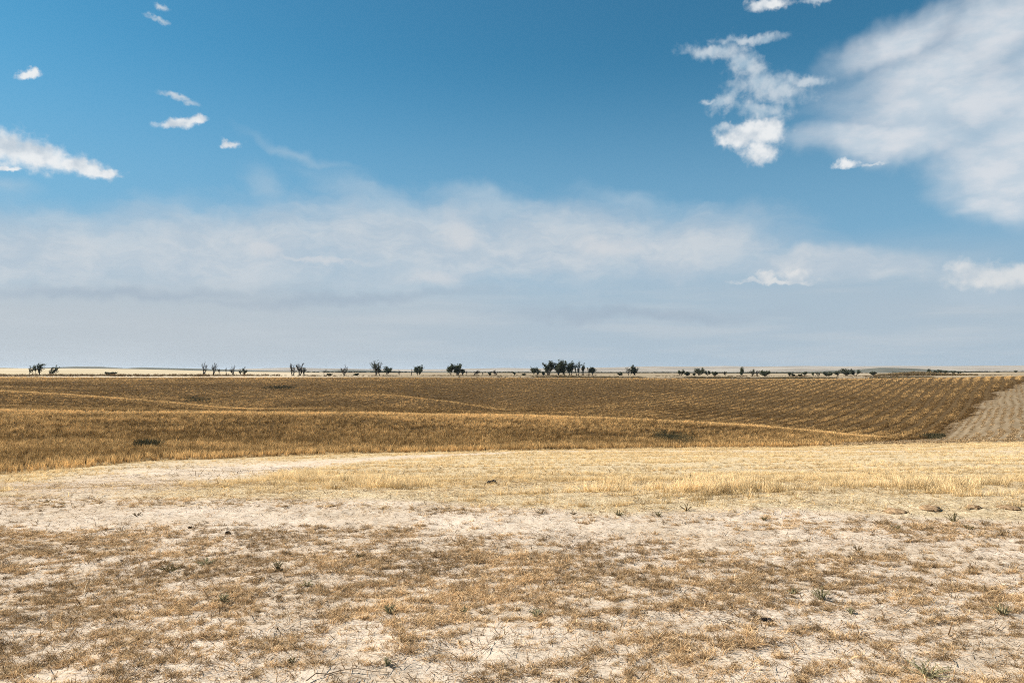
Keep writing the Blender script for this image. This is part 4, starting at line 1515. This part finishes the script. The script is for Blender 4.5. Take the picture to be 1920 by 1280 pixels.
lump("clod", 921, 907, [(-4, 0, 7, 8, 5), (4, .03, 7, 8, 6.5), (-10, -.02, 4, 6, 3)], M_DUNG, "black clod lying in the golden stubble left of middle", "clod", "dark clods on the ground", 1, .45)
lump("clod", 427, 1000, [(0, 0, 4.5, 5, 5), (3, -.01, 3, 4, 3)], M_DUNG, "small black clod at the far rim of the brown grass at left", "clod", "dark clods on the ground", 2, .4)
lump("clod", 356, 990, [(0, 0, 3, 4, 3.2)], M_DUNG, "tiny dark clod left of the small black one", "clod", "dark clods on the ground", 3, .4)
lump("clod", 1436, 1163, [(-6, 0, 5, 6, 5), (0, .015, 5, 6, 4.5), (6, -.01, 6, 7, 5), (2, -.03, 4, 5, 3.5)], M_DUNG, "black crumbly clod on the dirt among grass at lower right", "clod", "dark clods on the ground", 4, .5)
for k, (px, py, rx, rz, lab) in enumerate([
    (1680, 960, 19, 8, "leftmost and nearest of four reddish earth mounds at the stubble's edge"),
    (1743, 953, 17, 7.5, "second earth mound from the left, reddest of the four"),
    (1823, 951, 13, 5.5, "third earth mound from the left, small and flat"),
    (1892, 952, 16, 5, "rightmost of the four earth mounds, lowest and longest")]):
    lump("earth_mound", px, py, [(0, 0, rx, rx * 1.1, rz * .8), (rx * .5, .05, rx * .7, rx, rz * .5), (-rx * .45, -.04, rx * .6, rx * .8, rz * .45), (rx * .1, -.1, rx * .5, rx * .5, rz * .5)], M_MOUND, lab, "earth mound", "earth mounds at the stubble edge", 20 + k, .55)


def twig(pixels_main, pixels_side, label, r0, mat):
    w_ = Wood()
    ox, oy = pix_ground(*pixels_main[0])
    oz = float(ground_z(np.array([ox]), np.array([oy]))[0])
    for pl, rr in ((pixels_main, r0), (pixels_side, r0 * 0.7)):
        if not pl:
            continue
        pts = []
        for i, q in enumerate(pl):
            gx, gy = pix_ground(*q)
            gz = float(ground_z(np.array([gx]), np.array([gy]))[0])
            pts.append((gx - ox, gy - oy, gz - oz + rr + 0.012 + 0.012 * math.sin(i * 1.9)))
        w_.limb(pts, rr, rr * 0.45, 6)
    o = mesh_object("twig", np.array(w_.V), [np.array(w_.Q)], mat, smooth=True)
    o.location = (ox, oy, oz)
    tag(o, label, "twig", "dry twigs lying on the dirt")


M_TWIG = flat_material("twig_bark", (0.26, 0.18, 0.115), (0.44, 0.33, 0.23), 30.0)
M_STRAW = flat_material("pale_stalk", (0.50, 0.40, 0.27), (0.62, 0.52, 0.37), 30.0)
twig([(575, 1281), (592, 1271), (614, 1266), (640, 1259), (668, 1261), (700, 1263), (732, 1262)], [(602, 1268), (610, 1253), (619, 1237), (632, 1219)],
     "forked brown twig lying flat at the bottom left of middle", 0.0042, M_TWIG)
twig([(157, 1118), (161, 1104), (166, 1088)], [], "single pale dry stalk in the brown grass at left", 0.0028, M_STRAW)
twig([(1450, 1265), (1446, 1258), (1452, 1246)], [], "single pale dry stalk on bare dirt at bottom right", 0.0024, M_STRAW)
twig([(1790, 1250), (1784, 1242), (1776, 1233)], [], "short dark stick beside the largest weed bush at bottom right", 0.0028, M_TWIG)


# ------------------------------------------------------------------ haze
def haze():
    x0, x1, y0, y1, z0, z1 = -12500.0, 12500.0, -12000.0, 12000.0, -20.0, 64.0
    V = [(x, y, z) for z in (z0, z1) for x, y in ((x0, y0), (x1, y0), (x1, y1), (x0, y1))]
    Q = [(0, 3, 2, 1), (4, 5, 6, 7), (0, 1, 5, 4), (1, 2, 6, 5), (2, 3, 7, 6), (3, 0, 4, 7)]
    m = bpy.data.materials.new("haze")
    m.use_nodes = True
    t = NT(m.node_tree)
    t.n.clear()
    o = t.node('ShaderNodeOutputMaterial')
    p = t.node('ShaderNodeVolumePrincipled')
    p.inputs['Color'].default_value = (0.70, 0.84, 1.0, 1)
    p.inputs['Density'].default_value = HAZE
    p.inputs['Anisotropy'].default_value = 0.2
    t.l.new(p.outputs[0], o.inputs['Volume'])
    ob = mesh_object("haze", V, [np.array(Q)], m)
    tag(ob, kind="stuff")


HAZE = 0.000035
haze()
